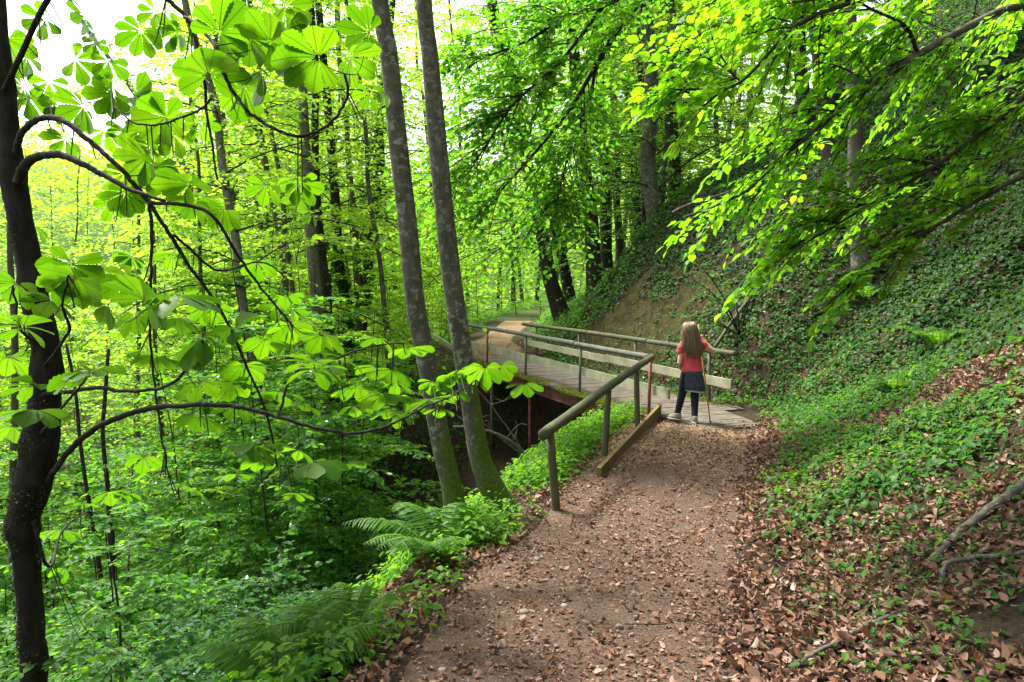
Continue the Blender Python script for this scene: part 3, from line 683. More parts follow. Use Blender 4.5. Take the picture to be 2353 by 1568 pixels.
CROWNS = {}
def crown_mesh(key, *a, mats=('leaf_far', 'twig'), **kw):
    CROWNS[key] = crown(*a, **kw).mesh('crown_' + key, [M[m] for m in mats])
tallL = lambda f: 3.4 * (1 - .55 * f) + .3
for i in range(3):
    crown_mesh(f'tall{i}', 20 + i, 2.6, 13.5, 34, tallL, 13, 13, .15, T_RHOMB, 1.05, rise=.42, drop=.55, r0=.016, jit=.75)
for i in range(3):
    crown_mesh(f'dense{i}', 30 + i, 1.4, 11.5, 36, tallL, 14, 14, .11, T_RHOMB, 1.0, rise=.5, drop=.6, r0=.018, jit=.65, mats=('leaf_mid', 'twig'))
for i in range(3):
    crown_mesh(f'sapling{i}', 40 + i, .5, 4.6, 26, lambda f: 1.5 * (1 - .6 * f) + .25, 11, 12, .085, T_OVATE, .62, rise=.5, drop=.45, r0=.010, jit=.6, mats=('leaf_far', 'twig'))
for i in range(3):
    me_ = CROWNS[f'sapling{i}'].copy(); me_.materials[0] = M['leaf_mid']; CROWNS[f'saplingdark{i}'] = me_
for i in range(3):
    crown_mesh(f'understory{i}', 50 + i, .3, 3.0, 22, lambda f: 1.35 * (1 - .6 * f) + .25, 10, 11, .075, T_OVATE, .5, rise=.5, drop=.5, r0=.012, mats=('leaf_mid', 'twig'))
for i in range(4):
    crown_mesh(f'shrub{i}', 60 + i, .08, .95, 17, lambda f: .95 - .3 * f, 9, 9, .062, T_OVATE, .36, rise=.75, drop=.6, r0=.009, jit=.5, mats=('leaf_shrub', 'twig'))

def put_crown(key, root, base, up, scale, spin, name='crown'):
    o = link(name, CROWNS[key]); o.parent = root; o.matrix_parent_inverse = Matrix.Translation(-Vector(root.location))
    q = Vector((0, 0, 1)).rotation_difference(Vector(up)) @ Quaternion((0, 0, 1), spin)
    o.rotation_mode = 'QUATERNION'; o.rotation_quaternion = q; o.location = base; o.scale = (scale,) * 3; return o
def trunk_mesh(base, top, r0, r1, seed, mat, wob=.06, sides=12):
    rr = np.random.default_rng(seed); k = 12; q = np.linspace(0, 1, k)[:, None]; p = np.asarray(base) * (1 - q) + np.asarray(top) * q
    w_ = np.cumsum(rr.normal(0, wob, (k, 3)), 0); w_ = w_ - q * w_[-1]; w_[:, 2] = 0; p = smooth(p + w_ * (np.linalg.norm(np.asarray(top) - base) / 12), 34)
    t = np.linspace(0, 1, 34); rad = r0 * (1 - t) + r1 * t + r0 * .7 * np.exp(-t * 26)
    mb = MB(); mb.tube(p, rad, sides, 0, True, .08, .8); return mb
def ivy_on(base, top, rad, z0, z1, n, seed, spread=.10):
    rr = np.random.default_rng(seed); q = rr.uniform(z0, z1, n); base = np.asarray(base, float); top = np.asarray(top, float)
    d = unit(top - base); A = unit(np.cross(d, [0, 1, .1])); B = np.cross(d, A); a = rr.uniform(0, 2 * np.pi, n)
    keep = fbm(q * 2.2 + seed, a * 1.2) > .40; q, a = q[keep], a[keep]
    o = np.cos(a)[:, None] * A + np.sin(a)[:, None] * B; t = ((q - base[2]) / (top[2] - base[2]))[:, None]
    P = base * (1 - t) + top * t + o * (rad + rr.uniform(.0, spread, len(q)))[:, None]
    mb = MB(); mb.leaves(P, -UP + o * .4 + rr.normal(0, .4, P.shape), o + UP * .5 + rr.normal(0, .35, P.shape), rr.uniform(.06, .11, len(q)), T_HEART); return mb
TN = [0]
def forest_tree(lo, hi, d, wpx, label, mat='bark_far', crown_key=None, ivy=0, top_z=15, cs=1.0, dhi=None, name='forest_tree', cat='tree', taper=.45, group=None, crown_base=None):
    TN[0] += 1; A = at(lo[0], lo[1], d); B = at(hi[0], hi[1], dhi or d); dr = (B - A) / (B[2] - A[2])
    p = A.copy()
    for _ in range(40):
        g = hz(p[0], p[1]); p = A + dr * (g - A[2])
    base = p - dr * .4; top = A + dr * (max(top_z + p[2], B[2] + 1) - A[2]); root = thing(name, label, cat, tuple(p), group)
    rad = wpx / F * d / 2
    o = trunk_mesh(base, top, rad * 1.12, rad * taper, TN[0], mat).build('trunk', M[mat], root); relative(o, root)
    if crown_key: put_crown(crown_key, root, tuple(p if crown_base is None else p + dr * crown_base), tuple(dr), cs, TN[0] * 1.7)
    if ivy: o = ivy_on(p, top, rad, p[2] + .2, p[2] + ivy, int(520 * ivy), TN[0]).build('ivy', M['leaf_ivy'], root); relative(o, root)
    return root
FT = [
 ((540, 530), (478, 100), 14, 25, 'slender pale smooth trunk leaning left behind the big hand-shaped leaves', 'bark_pale', 'tall0', 0),
 ((720, 470), (684, 0), 16, 29, 'straight grey trunk left of the twin trunks, thickest tree beyond the ravine', 'bark_pale', 'tall1', 0),
 ((745, 720), (722, 330), 17, 22, 'ivy-clad dark trunk close behind the straight grey trunk', 'bark_dark', 'tall2', 5.5),
 ((650, 480), (605, 200), 18, 13, 'very thin grey stem leaning left, just left of the straight grey trunk', 'bark_far', 'tall1', 0),
 ((612, 380), (575, 90), 20, 17, 'thin dark stem behind the twig that hangs in a loop', 'bark_far', 'tall2', 0),
 ((838, 480), (778, 0), 17, 12, 'thin crooked stem right of the straight grey trunk', 'bark_far', 'tall0', 0),
 ((852, 500), (890, 60), 22, 24, 'ivy-covered trunk half hidden behind the left one of the twin trunks', 'bark_dark', 'tall1', 9),
 ((425, 385), (190, 40), 30, 18, 'trunk tilted far to the left against the bright sky', 'bark_pale', None, 0),
 ((792, 740), (772, 520), 19, 25, 'short visible dark ivy trunk low among bushes left of the twin trunks', 'bark_dark', 'dense0', 4),
 ((832, 800), (818, 590), 22, 17, 'thin brown stem low among bushes just left of the twin trunks', 'bark_far', 'dense1', 0),
 ((242, 1400), (247, 980), 9, 16, 'thin forked sapling stem low behind the mossy chestnut trunk', 'bark_dark', None, 0),
 ((206, 1250), (172, 960), 9.5, 14, 'thin leaning sapling stem nearest the mossy chestnut trunk', 'bark_dark', None, 0),
 ((18, 760), (6, 440), 10, 22, 'grey trunk at the frame edge behind the mossy chestnut trunk', 'bark_far', None, 0),
 ((1285, 690), (1205, 300), 20, 30, 'dark trunk leaning left at the foot of the bank where the path disappears', 'bark_dark', 'dense0', 0),
 ((1312, 640), (1268, 300), 22, 22, 'thin dark trunk next to the leaning one above the path end', 'bark_dark', 'dense1', 0),
 ((1364, 620), (1325, 190), 19, 32, 'sturdy dark trunk standing on the ridge above the bare sandy face', 'bark_dark', 'dense2', 0),
 ((1392, 600), (1396, 150), 24, 24, 'upright trunk right behind the sturdy one on the ridge', 'bark_dark', 'dense0', 0),
 ((1516, 460), (1494, 170), 18, 36, 'thick pale-barked dark trunk on the ridge with a loose root below', 'bark_far', 'dense1', 0),
 ((1490, 440), (1474, 180), 22, 18, 'slim trunk left of the thick ridge tree', 'bark_dark', 'dense2', 0),
 ((1422, 500), (1412, 200), 26, 16, 'slim trunk in the group on the ridge, farthest back', 'bark_dark', 'tall0', 0),
 ((1452, 380), (1440, 150), 28, 17, 'slim straight trunk between the ridge group and the thick ridge tree', 'bark_dark', 'tall1', 0),
 ((1562, 380), (1550, 120), 21, 26, 'dark trunk right of the thick ridge tree', 'bark_dark', 'tall2', 0),
 ((1870, 310), (1845, 80), 15, 27, 'narrow dark trunk of the pair high on the right bank', 'bark_dark', 'tall0', 0),
 ((1906, 300), (1868, 80), 13.5, 46, 'broad dark trunk of the pair high on the right bank', 'bark_dark', None, 0),
]
for i, (lo, hi, d, wp, lab, mat, ck, iv) in enumerate(FT):
    if i in (3, 5, 9): ck = None
    forest_tree(lo, hi, d, wp, lab, mat, ck, iv, top_z=15 if d > 11 else 5, cs=.9, crown_base=2.5 if lo[0] < 1100 else 0)

# the pair of smooth trunks on the lip of the ravine
def near_trunk(pts, wid, d, label, mat, name, seed, extra):
    P = px_line(pts, d); P = np.concatenate([P, extra]) if extra is not None else P
    Wd = np.array(wid) / F * d / 2 * .88; root_i = np.argmax([p[1] for p in pts]); g = P[root_i]
    q = smooth(P, 70); rad = np.interp(np.linspace(0, 1, 70), np.linspace(0, 1, len(P)), np.concatenate([Wd, np.full(len(P) - len(Wd), Wd[-1] * .8)]) if len(P) > len(Wd) else Wd)
    root = thing(name, label, 'tree', (g[0], g[1], hz(g[0], g[1]))); mb = MB(); mb.tube(q, rad, 20, 0, True, .07, .9)
    o = mb.build('trunk', M[mat], root); o.data.transform(Matrix.Translation(-Vector(root.location))); return root, q
A_px = [(1070, 1340), (1060, 1270), (1040, 1130), (1010, 1000), (985, 850), (955, 700), (935, 500), (912, 300), (893, 120), (873, 0)]
B_px = [(1215, 1235), (1172, 1196), (1135, 1130), (1106, 1060), (1085, 950), (1062, 800), (1040, 650), (1022, 500), (1003, 300), (988, 130), (974, 0)]
up_a = lambda px, d, dx: np.array([at(px, 0, d) + np.array([-dx * k * .5, .05 * k, 1.35 * k]) for k in (1, 2, 3, 4, 5)])
twa, qa = near_trunk(A_px, [110, 72, 57, 53, 52, 51, 50, 48, 45, 42], 5.2, 'left one of two smooth grey trunks on the ravine lip, leaning left beside a fern', 'bark_gray', 'beech_tree', 1, up_a(873, 5.2, .22))
twb, qb = near_trunk(B_px, [140, 98, 70, 57, 52, 51, 51, 50, 47, 43, 40], 5.55, 'right one of two smooth grey trunks, its mossy foot curving towards the path', 'bark_gray', 'beech_tree', 2, up_a(974, 5.55, .12))
for k, (tw, q) in enumerate(((twa, qa), (twb, qb))):
    pass

# ---------------------------------------------------------------- the chestnut with the big hand-shaped leaves
ch_px = [(80, 1700), (76, 1568), (70, 1420), (58, 1300), (52, 1210), (72, 1120), (86, 1050), (98, 950), (104, 830), (86, 720), (62, 600), (36, 450), (20, 330), (10, 200), (-2, 60), (-20, -120), (-45, -330)]
ch_w = [84, 74, 72, 72, 78, 96, 92, 86, 80, 72, 68, 64, 58, 50, 40, 32, 24]
DC = 3.55
P = px_line(ch_px, DC); gz = hz(P[0][0], P[0][1]); P = np.concatenate([[[P[0][0] + .02, P[0][1], gz - .3]], P]); Wd = np.array([95] + ch_w) / F * DC / 2 * .80
chest = thing('chestnut_tree', 'dark mossy crooked chestnut trunk with large hand-shaped leaves on arching limbs', 'tree', (P[0][0], P[0][1], gz))
q = smooth(P, 220); q[:, :2] += .006 * np.stack([fbm(q[:, 2] * 5, q[:, 2] * 0), fbm(q[:, 2] * 5, q[:, 2] * 0 + 7)], 1); rad = np.interp(np.linspace(0, 1, 220), np.linspace(0, 1, len(P)), Wd)
for kz, kh in ((650, .008), (1215, .016), (1010, .010), (395, .010), (860, .006)): rad = rad + kh * np.exp(-((proj(q)[:, 1] - kz) / 26) ** 2)
mb = MB(); mb.tube(q, rad, 28, 0, True, .20, 2.6)
mo = MB(); rm = np.random.default_rng(4); n_ = 7000; ki = rm.integers(10, 190, n_); a_ = rm.uniform(0, 6.28, n_); py_ = proj(q)[ki, 1]; keep = fbm(q[ki, 2] * 6 + 3, a_ * 1.1) + .22 * sm(700, 1150, py_) + .12 * np.cos(a_ - 3.3) > .66; ki, a_ = ki[keep], a_[keep]; o_ = np.stack([np.cos(a_), np.sin(a_), 0 * a_], 1)
mo.leaves(q[ki] + o_ * (rad[ki] * rm.uniform(.95, 1.08, len(ki)))[:, None], o_ + rm.normal(0, .6, o_.shape), rm.normal(0, 1, o_.shape), rm.uniform(.008, .020, len(ki)), T_RHOMB)
o = mb.build('trunk', M['bark_mossy'], chest); o.data.transform(Matrix.Translation(-Vector(chest.location)))
o = mo.build('moss', M['trunk_moss'], chest); o.data.transform(Matrix.Translation(-Vector(chest.location)))
CB = [  # limbs: (pixel points with depth, width at start, at end)
 ([(36, 350, 3.5), (52, 305, 3.45), (90, 281, 3.4), (140, 284, 3.35), (190, 315, 3.3), (250, 365, 3.3), (300, 412, 3.3), (345, 465, 3.35), (400, 540, 3.4), (450, 620, 3.5), (520, 720, 3.6), (570, 830, 3.7), (620, 960, 3.8), (645, 1070, 3.9)], 15, 5),
 ([(40, 420, 3.5), (62, 380, 3.45), (95, 356, 3.4), (140, 350, 3.35), (190, 366, 3.3), (240, 393, 3.3), (300, 420, 3.25), (375, 437, 3.2)], 24, 7),
 ([(95, 1130, 3.55), (135, 1075, 3.5), (190, 1020, 3.4), (260, 972, 3.3), (350, 942, 3.2), (470, 933, 3.1), (560, 940, 3.1), (650, 958, 3.1), (770, 990, 3.1), (870, 985, 3.2), (960, 945, 3.3), (1040, 905, 3.4), (1100, 865, 3.5)], 17, 2.5),
 ([(100, 905, 3.5), (220, 893, 3.3), (300, 899, 3.2), (380, 886, 3.1), (430, 842, 3.0), (462, 785, 3.0)], 11, 5),
 ([(10, 210, 3.5), (150, -60, 3.3), (300, -90, 3.2), (375, -10, 3.2), (425, 40, 3.2), (455, 150, 3.2), (468, 280, 3.25), (484, 420, 3.3)], 14, 5),
 ([(425, 40, 3.2), (470, 62, 3.1), (505, 110, 3.0), (530, 175, 2.95), (560, 232, 2.95), (610, 275, 2.95), (670, 304, 2.95), (730, 298, 3.0), (785, 258, 3.0), (808, 205, 3.0), (800, 165, 3.0)], 9, 6),
 ([(484, 225, 3.2), (440, 262, 3.25), (380, 283, 3.3), (310, 278, 3.35), (265, 248, 3.4)], 6, 4),
 ([(345, 465, 3.35), (480, 480, 3.3), (560, 590, 3.4), (620, 665, 3.45), (690, 745, 3.5)], 9, 5),
 ([(345, 465, 3.3), (352, 580, 3.3), (344, 700, 3.3), (349, 840, 3.3), (368, 980, 3.3), (385, 1080, 3.3)], 8, 4),
 ([(100, 800, 3.5), (60, 770, 3.2), (40, 720, 3.0), (30, 660, 2.9)], 9, 4),
 ([(104, 840, 3.5), (160, 760, 3.1), (150, 690, 2.9), (165, 620, 2.8)], 9, 4),
 ([(92, 1000, 3.5), (150, 930, 3.0), (200, 870, 2.8)], 9, 4),
 ([(75, 1200, 3.5), (110, 1300, 3.6), (140, 1215, 3.9), (195, 1170, 4.1)], 8, 4),
 ([(645, 1070, 3.9), (700, 1075, 3.6), (790, 1078, 3.5)], 5, 3),
 ([(640, 960, 3.1), (680, 860, 3.1), (760, 830, 3.2), (850, 800, 3.3), (930, 790, 3.4)], 6, 3),
 ([(400, 540, 3.4), (500, 620, 3.6), (590, 600, 3.9), (650, 640, 4.2)], 6, 3),
]
BR = []; samples = []; owner = []
for k, (pp, w0, w1) in enumerate(CB):
    P = px_line(pp, 3.4); n = 12 * len(P); q = smooth(P, n); q += np.cumsum(np.random.default_rng(k).normal(0, .0016, q.shape), 0)
    dm = np.mean([p[2] for p in pp]); mb = MB(); mb.tube(q, np.linspace(w0, w1, n) / F * dm / 2, 8, 0, True, .12, 6)
    BR.append(mb); samples.append(q); owner += [k] * n
SA = np.concatenate(samples); owner = np.array(owner)
LC = [(479,173,83),(504,76,72),(572,86,68),(619,97,72),(598,162,72),(731,133,80),(806,133,58),(54,202,36),(112,187,43),(65,223,40),(115,223,38),(191,245,54),(259,216,47),(313,220,54),(382,270,58),(407,72,40),(324,72,47),(400,310,43),
 (335,299,43),(457,281,40),(173,137,43),(104,43,40),(194,36,42),(18,90,50),(60,130,46),(335,364,61),(284,400,43),(360,382,54),(436,425,66),(288,443,47),(259,464,34),(443,464,54),(515,482,50),(612,425,43),(691,421,43),(684,457,38),(850,215,34),
 (166,608,68),(40,651,61),(173,637,72),(331,691,83),(410,680,94),(54,752,75),(209,853,83),(79,885,72),(83,943,83),(274,766,38),(464,777,72),(540,756,60),(590,601,43),(659,680,40),(666,748,50),(720,835,80),(792,824,54),(461,878,61),(533,878,50),
 (821,885,50),(814,932,42),(461,957,54),(583,1022,65),(389,738,38),(396,583,40),(302,590,34),(252,1129,43),(194,1158,38),(140,1219,50),(194,1223,43),(151,1305,40),(230,1507,36),(612,1025,60),(720,1061,66),(792,1068,56),(684,1133,38),
 (1055,850,42),(1115,845,50),(1150,838,40),(1205,882,44),(1045,895,40),(940,800,56),(900,850,56),(880,905,56),(985,920,60),(1000,885,40),(1010,940,40),(240,300,40),(150,320,40),(560,200,60),(660,60,50),(250,140,40),(80,520,40),(640,700,40),(740,770,56),(865,845,50),
 (300,640,60),(120,690,60),(360,820,54),(20,820,60),(540,940,54),(640,900,54),(700,930,44),(330,1050,40),(430,1120,40),(540,1090,44),(110,1260,50),(30,980,60),(560,840,50),(610,780,54),(480,700,50),(240,700,56)]
rr = np.random.default_rng(77); LC = LC + [(c_[0] + rr.normal(0, .8) * c_[2], c_[1] + rr.normal(0, .55) * c_[2], c_[2] * rr.uniform(.6, .9)) for c_ in LC if rr.random() < .6 and c_[0] > 150]
ppj = proj(SA)
LV = [MB() for _ in CB]
for (cx, cyy, rp) in LC:
    d = np.clip(.135 * F / rp, 2.8, 4.9); e = np.hypot(ppj[:, 0] - cx, ppj[:, 1] - cyy) + 60 * np.abs(SA[:, 1] - d); b = int(np.argmin(e))
    d = .6 * d + .4 * SA[b, 1]; c = at(cx, cyy, d); size = rp / F * d * 1.2
    a = c - np.array([0, 0, H]); elev = (650 - cyy) / F                          # leaves high above the eye hang and show their undersides
    tilt = np.clip(.62 + 1.6 * elev, .38, 1.05) + rr.normal(0, .14); az_ = rr.normal(0, .5)
    nrm = np.array([math.sin(az_) * math.sin(tilt), math.cos(az_) * math.sin(tilt), math.cos(tilt)]) + rr.normal(0, .08, 3); nrm = unit(nrm)
    s_pt = SA[b]; out = c - s_pt; out = out - nrm * (out @ nrm); out = unit(out + rr.normal(0, .05, 3)); sd = np.cross(nrm, out); k = owner[b]
    nl = 7 if rp > 45 else 5; angs = np.linspace(-2.15, 2.15, nl) if nl == 7 else np.linspace(-1.75, 1.75, nl)
    Ls = size * (1 - .13 * np.abs(angs) ** 1.25) * rr.uniform(.9, 1.1, nl)
    D = np.cos(angs)[:, None] * out + np.sin(angs)[:, None] * sd + rr.normal(0, .05, (nl, 3)) - nrm * .12
    LV[k].leaves(np.repeat(c[None], nl, 0) + D * .012, D, nrm + rr.normal(0, .12, (nl, 3)), Ls, T_LEAFLET, 0, rr.uniform(1.1, 1.5, nl), rr.uniform(.6, 1.6, nl))
    mid = (s_pt + c) / 2 - UP * .12 * np.linalg.norm(c - s_pt) + rr.normal(0, .01, 3); tw = smooth(np.array([s_pt, mid, c]), 9)
    LV[k].tube(tw, np.linspace(.0032, .0016, 9), 4, 1, False)
for k, mb in enumerate(BR):
    o = mb.build('limb', M['bark_dark'], chest); o.data.transform(Matrix.Translation(-Vector(chest.location)))
    if LV[k].n: f = LV[k].build('leaves', [M['leaf_chestnut'], M['stem']], o); f.data.transform(Matrix.Translation(-Vector(chest.location)))

# ---------------------------------------------------------------- beech branches hanging over the right bank
def limb_part(root, name, curve, r0, r1, mat, fol=None, sides=8, noise=.06):
    mb = MB(); mb.tube(curve, np.linspace(r0, r1, len(curve)), sides, 0, True, noise, 3)
    o = mb.build(name, M[mat], root); o.data.transform(Matrix.Translation(-Vector(root.location)))
    if fol is not None and fol.n:
        f = fol.build('foliage', [M['leaf_mid' if 'hornbeam' in root.name else 'leaf_beech'], M['twig']], o); f.data.transform(Matrix.Translation(-Vector(root.location)))
    return o
bt = np.array([5.6, 5.6]); bz = hz(*bt)
beech = thing('overhanging_beech', 'beech reaching down over the right bank with sprays of fresh bright green leaves', 'tree', (bt[0], bt[1], bz))
o = trunk_mesh((bt[0], bt[1], bz - .4), (bt[0] + .3, bt[1] + .2, bz + 11), .22, .1, 99, 'bark_gray').build('trunk', M['bark_gray'], beech); relative(o, beech)
hub = np.array([bt[0] + .05, bt[1], bz + 3.2])
MAINB = [
 ([hub, at(2480, -40, 4.9), at(2300, 25, 4.6), at(2110, 125, 4.3), at(2000, 195, 4.25), at(1920, 255, 4.2), at(1850, 318, 4.2), at(1780, 375, 4.25), at(1720, 435, 4.3), at(1650, 470, 4.4), at(1570, 500, 4.5)], .028, .006),
 ([hub + [0, 0, .3], at(2420, -120, 4.6), at(2150, -60, 4.2), at(1960, 5, 3.9), at(1830, 60, 3.7), at(1700, 190, 3.6), at(1600, 205, 3.6)], .02, .004),
 ([at(2110, 125, 4.3), at(2080, 60, 4.2), at(2000, 20, 4.0), at(1900, -40, 3.9)], .012, .005),
 ([hub + [0, 0, -.9], at(2480, 120, 4.6), at(2300, 270, 4.3), at(2150, 380, 4.1), at(2000, 470, 4.0), at(1850, 560, 4.0)], .02, .004),
 ([hub + [0, -.1, -1.5], at(2480, 330, 4.3), at(2300, 430, 4.0), at(2150, 520, 3.8), at(2000, 620, 3.7), at(1900, 700, 3.6)], .018, .004),
]
rr = np.random.default_rng(5)
def spray(fol, a, b, r0=.006, nt=13, nl=9, L=.068, tw=.30, droop=.10, upv=(-.42, .26, .86), jit=.26):
    a = np.asarray(a, float); b = np.asarray(b, float); t = np.linspace(0, 1, 8)[:, None]; ln = np.linalg.norm(b - a)
    c = a + (b - a) * t + UP * droop * ln * 4 * t * (1 - t) + np.cumsum(rr.normal(0, .006, (8, 3)), 0)
    leafy_limb(fol, c, r0, rr, nt, nl, L, T_BEECH, tw, .06, jit, upv=upv, droop=.08)
SPR = [
 (0, [((2110,125,4.3),(1820,390,4.0)),((2200,80,4.5),(1990,300,4.5)),((2000,195,4.25),(1760,480,3.9)),((1920,255,4.2),(1690,330,3.9)),((1850,318,4.2),(1640,400,4.0)),((2000,195,4.25),(1800,150,4.1)),((1780,375,4.25),(1590,590,4.3)),((1720,435,4.3),(1560,540,4.6)),
      ((2300,25,4.6),(2120,230,4.6)),((2110,125,4.3),(1930,100,4.4)),((1850,318,4.2),(1730,520,4.2)),((2200,80,4.5),(2080,330,4.2))]),
 (1, [((1960,5,3.9),(1700,60,3.7)),((1830,60,3.7),(1560,150,3.6)),((1830,60,3.7),(1690,350,3.5)),((1700,190,3.6),(1500,120,3.6)),((1700,190,3.6),(1560,330,3.5)),((2150,-60,4.2),(1900,170,4.1)),((2150,-60,4.2),(2000,110,4.2)),((1600,205,3.6),(1480,240,3.6)),((1960,5,3.9),(1640,-20,3.8)),((2420,-120,4.6),(2250,120,4.5))]),
 (2, [((2000,20,4.0),(1760,130,4.0)),((1900,-40,3.9),(1600,20,3.9)),((2080,60,4.2),(1850,240,4.2))]),
 (3, [((2300,270,4.3),(1960,400,4.0)),((2300,270,4.3),(2060,310,4.4)),((2150,380,4.1),(1880,430,3.9)),((2150,380,4.1),(1780,640,3.9)),((2000,470,4.0),(1760,520,3.9)),((2000,470,4.0),(1690,650,3.9)),((1850,560,4.0),(1690,690,3.95)),((2480,120,4.6),(2200,240,4.5)),((2400,200,4.4),(2180,420,4.3)),((1930,510,4.0),(1740,570,4.0)),((2300,270,4.3),(2140,470,4.2))]),
 (4, [((2300,430,4.0),(2040,510,3.8)),((2300,430,4.0),(2110,540,3.9)),((2150,520,3.8),(1900,610,3.7)),((2150,520,3.8),(1960,680,3.6)),((2000,620,3.7),(1880,740,3.6)),((2480,330,4.3),(2230,400,4.2)),((2060,590,3.7),(1880,690,3.6)),((2220,480,3.9),(2030,450,3.8))]),
]
FOL = [MB() for _ in MAINB]
for k, lst in SPR:
    for (a, b) in lst:
        spray(FOL[k], at(*a), at(*b), nt=17, nl=7, tw=.19 if k >= 3 else .25)
        j = rr.normal(0, 30, 2); spray(FOL[k], at(a[0] + j[0] * .3, a[1] + j[1] * .3, a[2]), at(b[0] + 90 + j[0], b[1] - 40 + j[1], b[2] + rr.uniform(.1, .5)), nt=13, nl=6, tw=.15 if k >= 3 else .24) if k < 4 or rr.random() < .6 else None
        if k < 4 and rr.random() < (.5 if k < 3 else .8): j = rr.normal(0, 45, 2); spray(FOL[k], at(a[0] + 60, a[1] - 30, a[2] + .3), at(b[0] + 190 + j[0], b[1] - 110 + j[1], b[2] + rr.uniform(.4, 1.2)), nt=13, nl=7, tw=.22)
for k, (P, r0, r1) in enumerate(MAINB): limb_part(beech, 'branch', smooth(np.array(P), 60), r0, r1, 'stick' if k == 0 else 'twig', FOL[k])

# the tree whose long dark boughs droop over the middle
ht = np.array([5.5, 11.2]); hz_ = hz(*ht)
horn = thing('drooping_hornbeam', 'forest tree on the right bank whose long dark bare boughs droop leftwards over the middle', 'tree', (ht[0], ht[1], hz_))
o = trunk_mesh((ht[0], ht[1], hz_ - .4), at(1947, -250, 11.2), .12, .09, 98, 'bark_far').build('trunk', M['bark_far'], horn); relative(o, horn)
hh = at(1947, -170, 11.2); HB = [
 ([hh, at(1750, -150, 10), at(1560, -50, 9.2), at(1480, 10, 9), at(1420, 70, 8.8), at(1370, 150, 8.8), at(1310, 250, 8.7), at(1230, 350, 8.7), at(1150, 440, 8.7), at(1090, 520, 8.7)], .055, .007),
 ([at(1560, -50, 9.2), at(1440, -10, 8.8), at(1385, 14, 8.6), at(1300, 40, 8.4), at(1210, 95, 8.3), at(1120, 130, 8.3), at(1060, 165, 8.3)], .035, .006),
 ([at(1385, 14, 8.6), at(1330, 90, 8.4), at(1270, 160, 8.3), at(1180, 240, 8.2), at(1120, 330, 8.2), at(1075, 400, 8.2)], .025, .006),
 ([at(1370, 150, 8.8), at(1350, 250, 9), at(1310, 340, 9), at(1290, 420, 9), at(1265, 480, 9)], .022, .006),
]
rr = np.random.default_rng(15); FOL = [MB() for _ in HB]
for k, (P, r0, r1) in enumerate(HB):
    c = smooth(np.array(P), 60)
    for i in range(30):
        j = int(rr.uniform(12, 59)); a = c[j]; d = unit(c[min(j + 3, 59)] - c[max(j - 3, 0)]); b = a + d * rr.uniform(.4, 1.0) + np.array([rr.uniform(-.7, .5), rr.uniform(-.7, .7), rr.uniform(-.35, .25)])
        leafy_limb(FOL[k], np.linspace(a, b, 6) + UP * .1 * np.sin(np.linspace(0, np.pi, 6))[:, None], .009, rr, 10, 9, .085, T_OVATE, .42, .1, .4, upv=(-.1, .3, 1))
    limb_part(horn, 'branch', c, r0, r1, 'bark_dark', FOL[k])

put_crown('dense2', beech, (bt[0] + 1.3, bt[1] - .2, bz + 2.6), (.1, 0, 1), .72, 2.0)  # crown added out of view to shade the right slope
put_crown('dense1', horn, (ht[0], ht[1], hz_ + 3.4), (0, .05, 1), .85, 1.0)  # crown above the frame, added to keep the upper bank dark
for i, (x, y, lab) in enumerate(((9.2, 11.8, 'leafy tree added for shade high on the right bank at the frame edge'), (8.6, 7.6, 'leafy tree added for shade high on the right bank beside the overhanging beech'), (11.5, 16.5, 'leafy tree added for shade on top of the right bank behind the beech sprays'), (6.9, 15.2, 'leafy tree added for shade on top of the right bank behind the drooping boughs'), (12.5, 21, 'leafy tree added for shade far up the right bank'), (6.4, 8.1, 'leafy tree added for shade on the right bank between the overhanging beech and the drooping boughs'), (7.4, 4.4, 'leafy tree added for shade on the right bank nearest the camera, beyond the frame edge'))):  # trees added as occluders, mostly out of view, to darken the bank
    z = hz(x, y); root = thing('added_shade_tree', lab, 'tree', (x, y, z)); o = trunk_mesh((x, y, z - .4), (x - .6, y, z + 12), .15, .05, 300 + i, 'bark_far').build('trunk', M['bark_far'], root); relative(o, root); put_crown(f'dense{i % 3}', root, (x, y, z + (3.0 if i == 5 else 2.4 if i == 6 else .4)), (-.05, 0, 1), .95, i * 1.3)

# ---------------------------------------------------------------- the many: forest beyond, saplings, shrubs
rr = np.random.default_rng(101)
def free(x, y, r_):
    s, t, _z = path_co(np.array([x]), np.array([y])); return abs(s[0]) > r_
trunk_bank = [trunk_mesh((0, 0, -.5), (rr.normal(0, .7), rr.normal(0, .7), 15), .10, .035, 400 + i, 'bark_far').mesh('trunk_far', [M['bark_far']]) for i in range(4)]
sap_bank = [trunk_mesh((0, 0, -.3), (rr.normal(0, .35), rr.normal(0, .35), 5.2), .014, .005, 420 + i, 'twig', .05, 6).mesh('stem_sapling', [M['twig']]) for i in range(3)]
und_bank = [trunk_mesh((0, 0, -.2), (rr.normal(0, .2), rr.normal(0, .2), 3.4), .018, .006, 440 + i, 'twig', .05, 6).mesh('stem_understory', [M['twig']]) for i in range(3)]
def copy_thing(name, label, cat, group, x, y, z, trunk, crown_key, sc, spin):
    root = thing(name, label, cat, (x, y, z), group); root.rotation_euler.z = spin; root.scale = (sc,) * 3
    if trunk is not None: link('trunk' if 'tree' in name else 'stem', trunk, root)
    link('crown' if 'tree' in name else 'foliage', CROWNS[crown_key], root); return root
n = 0; tries = 0
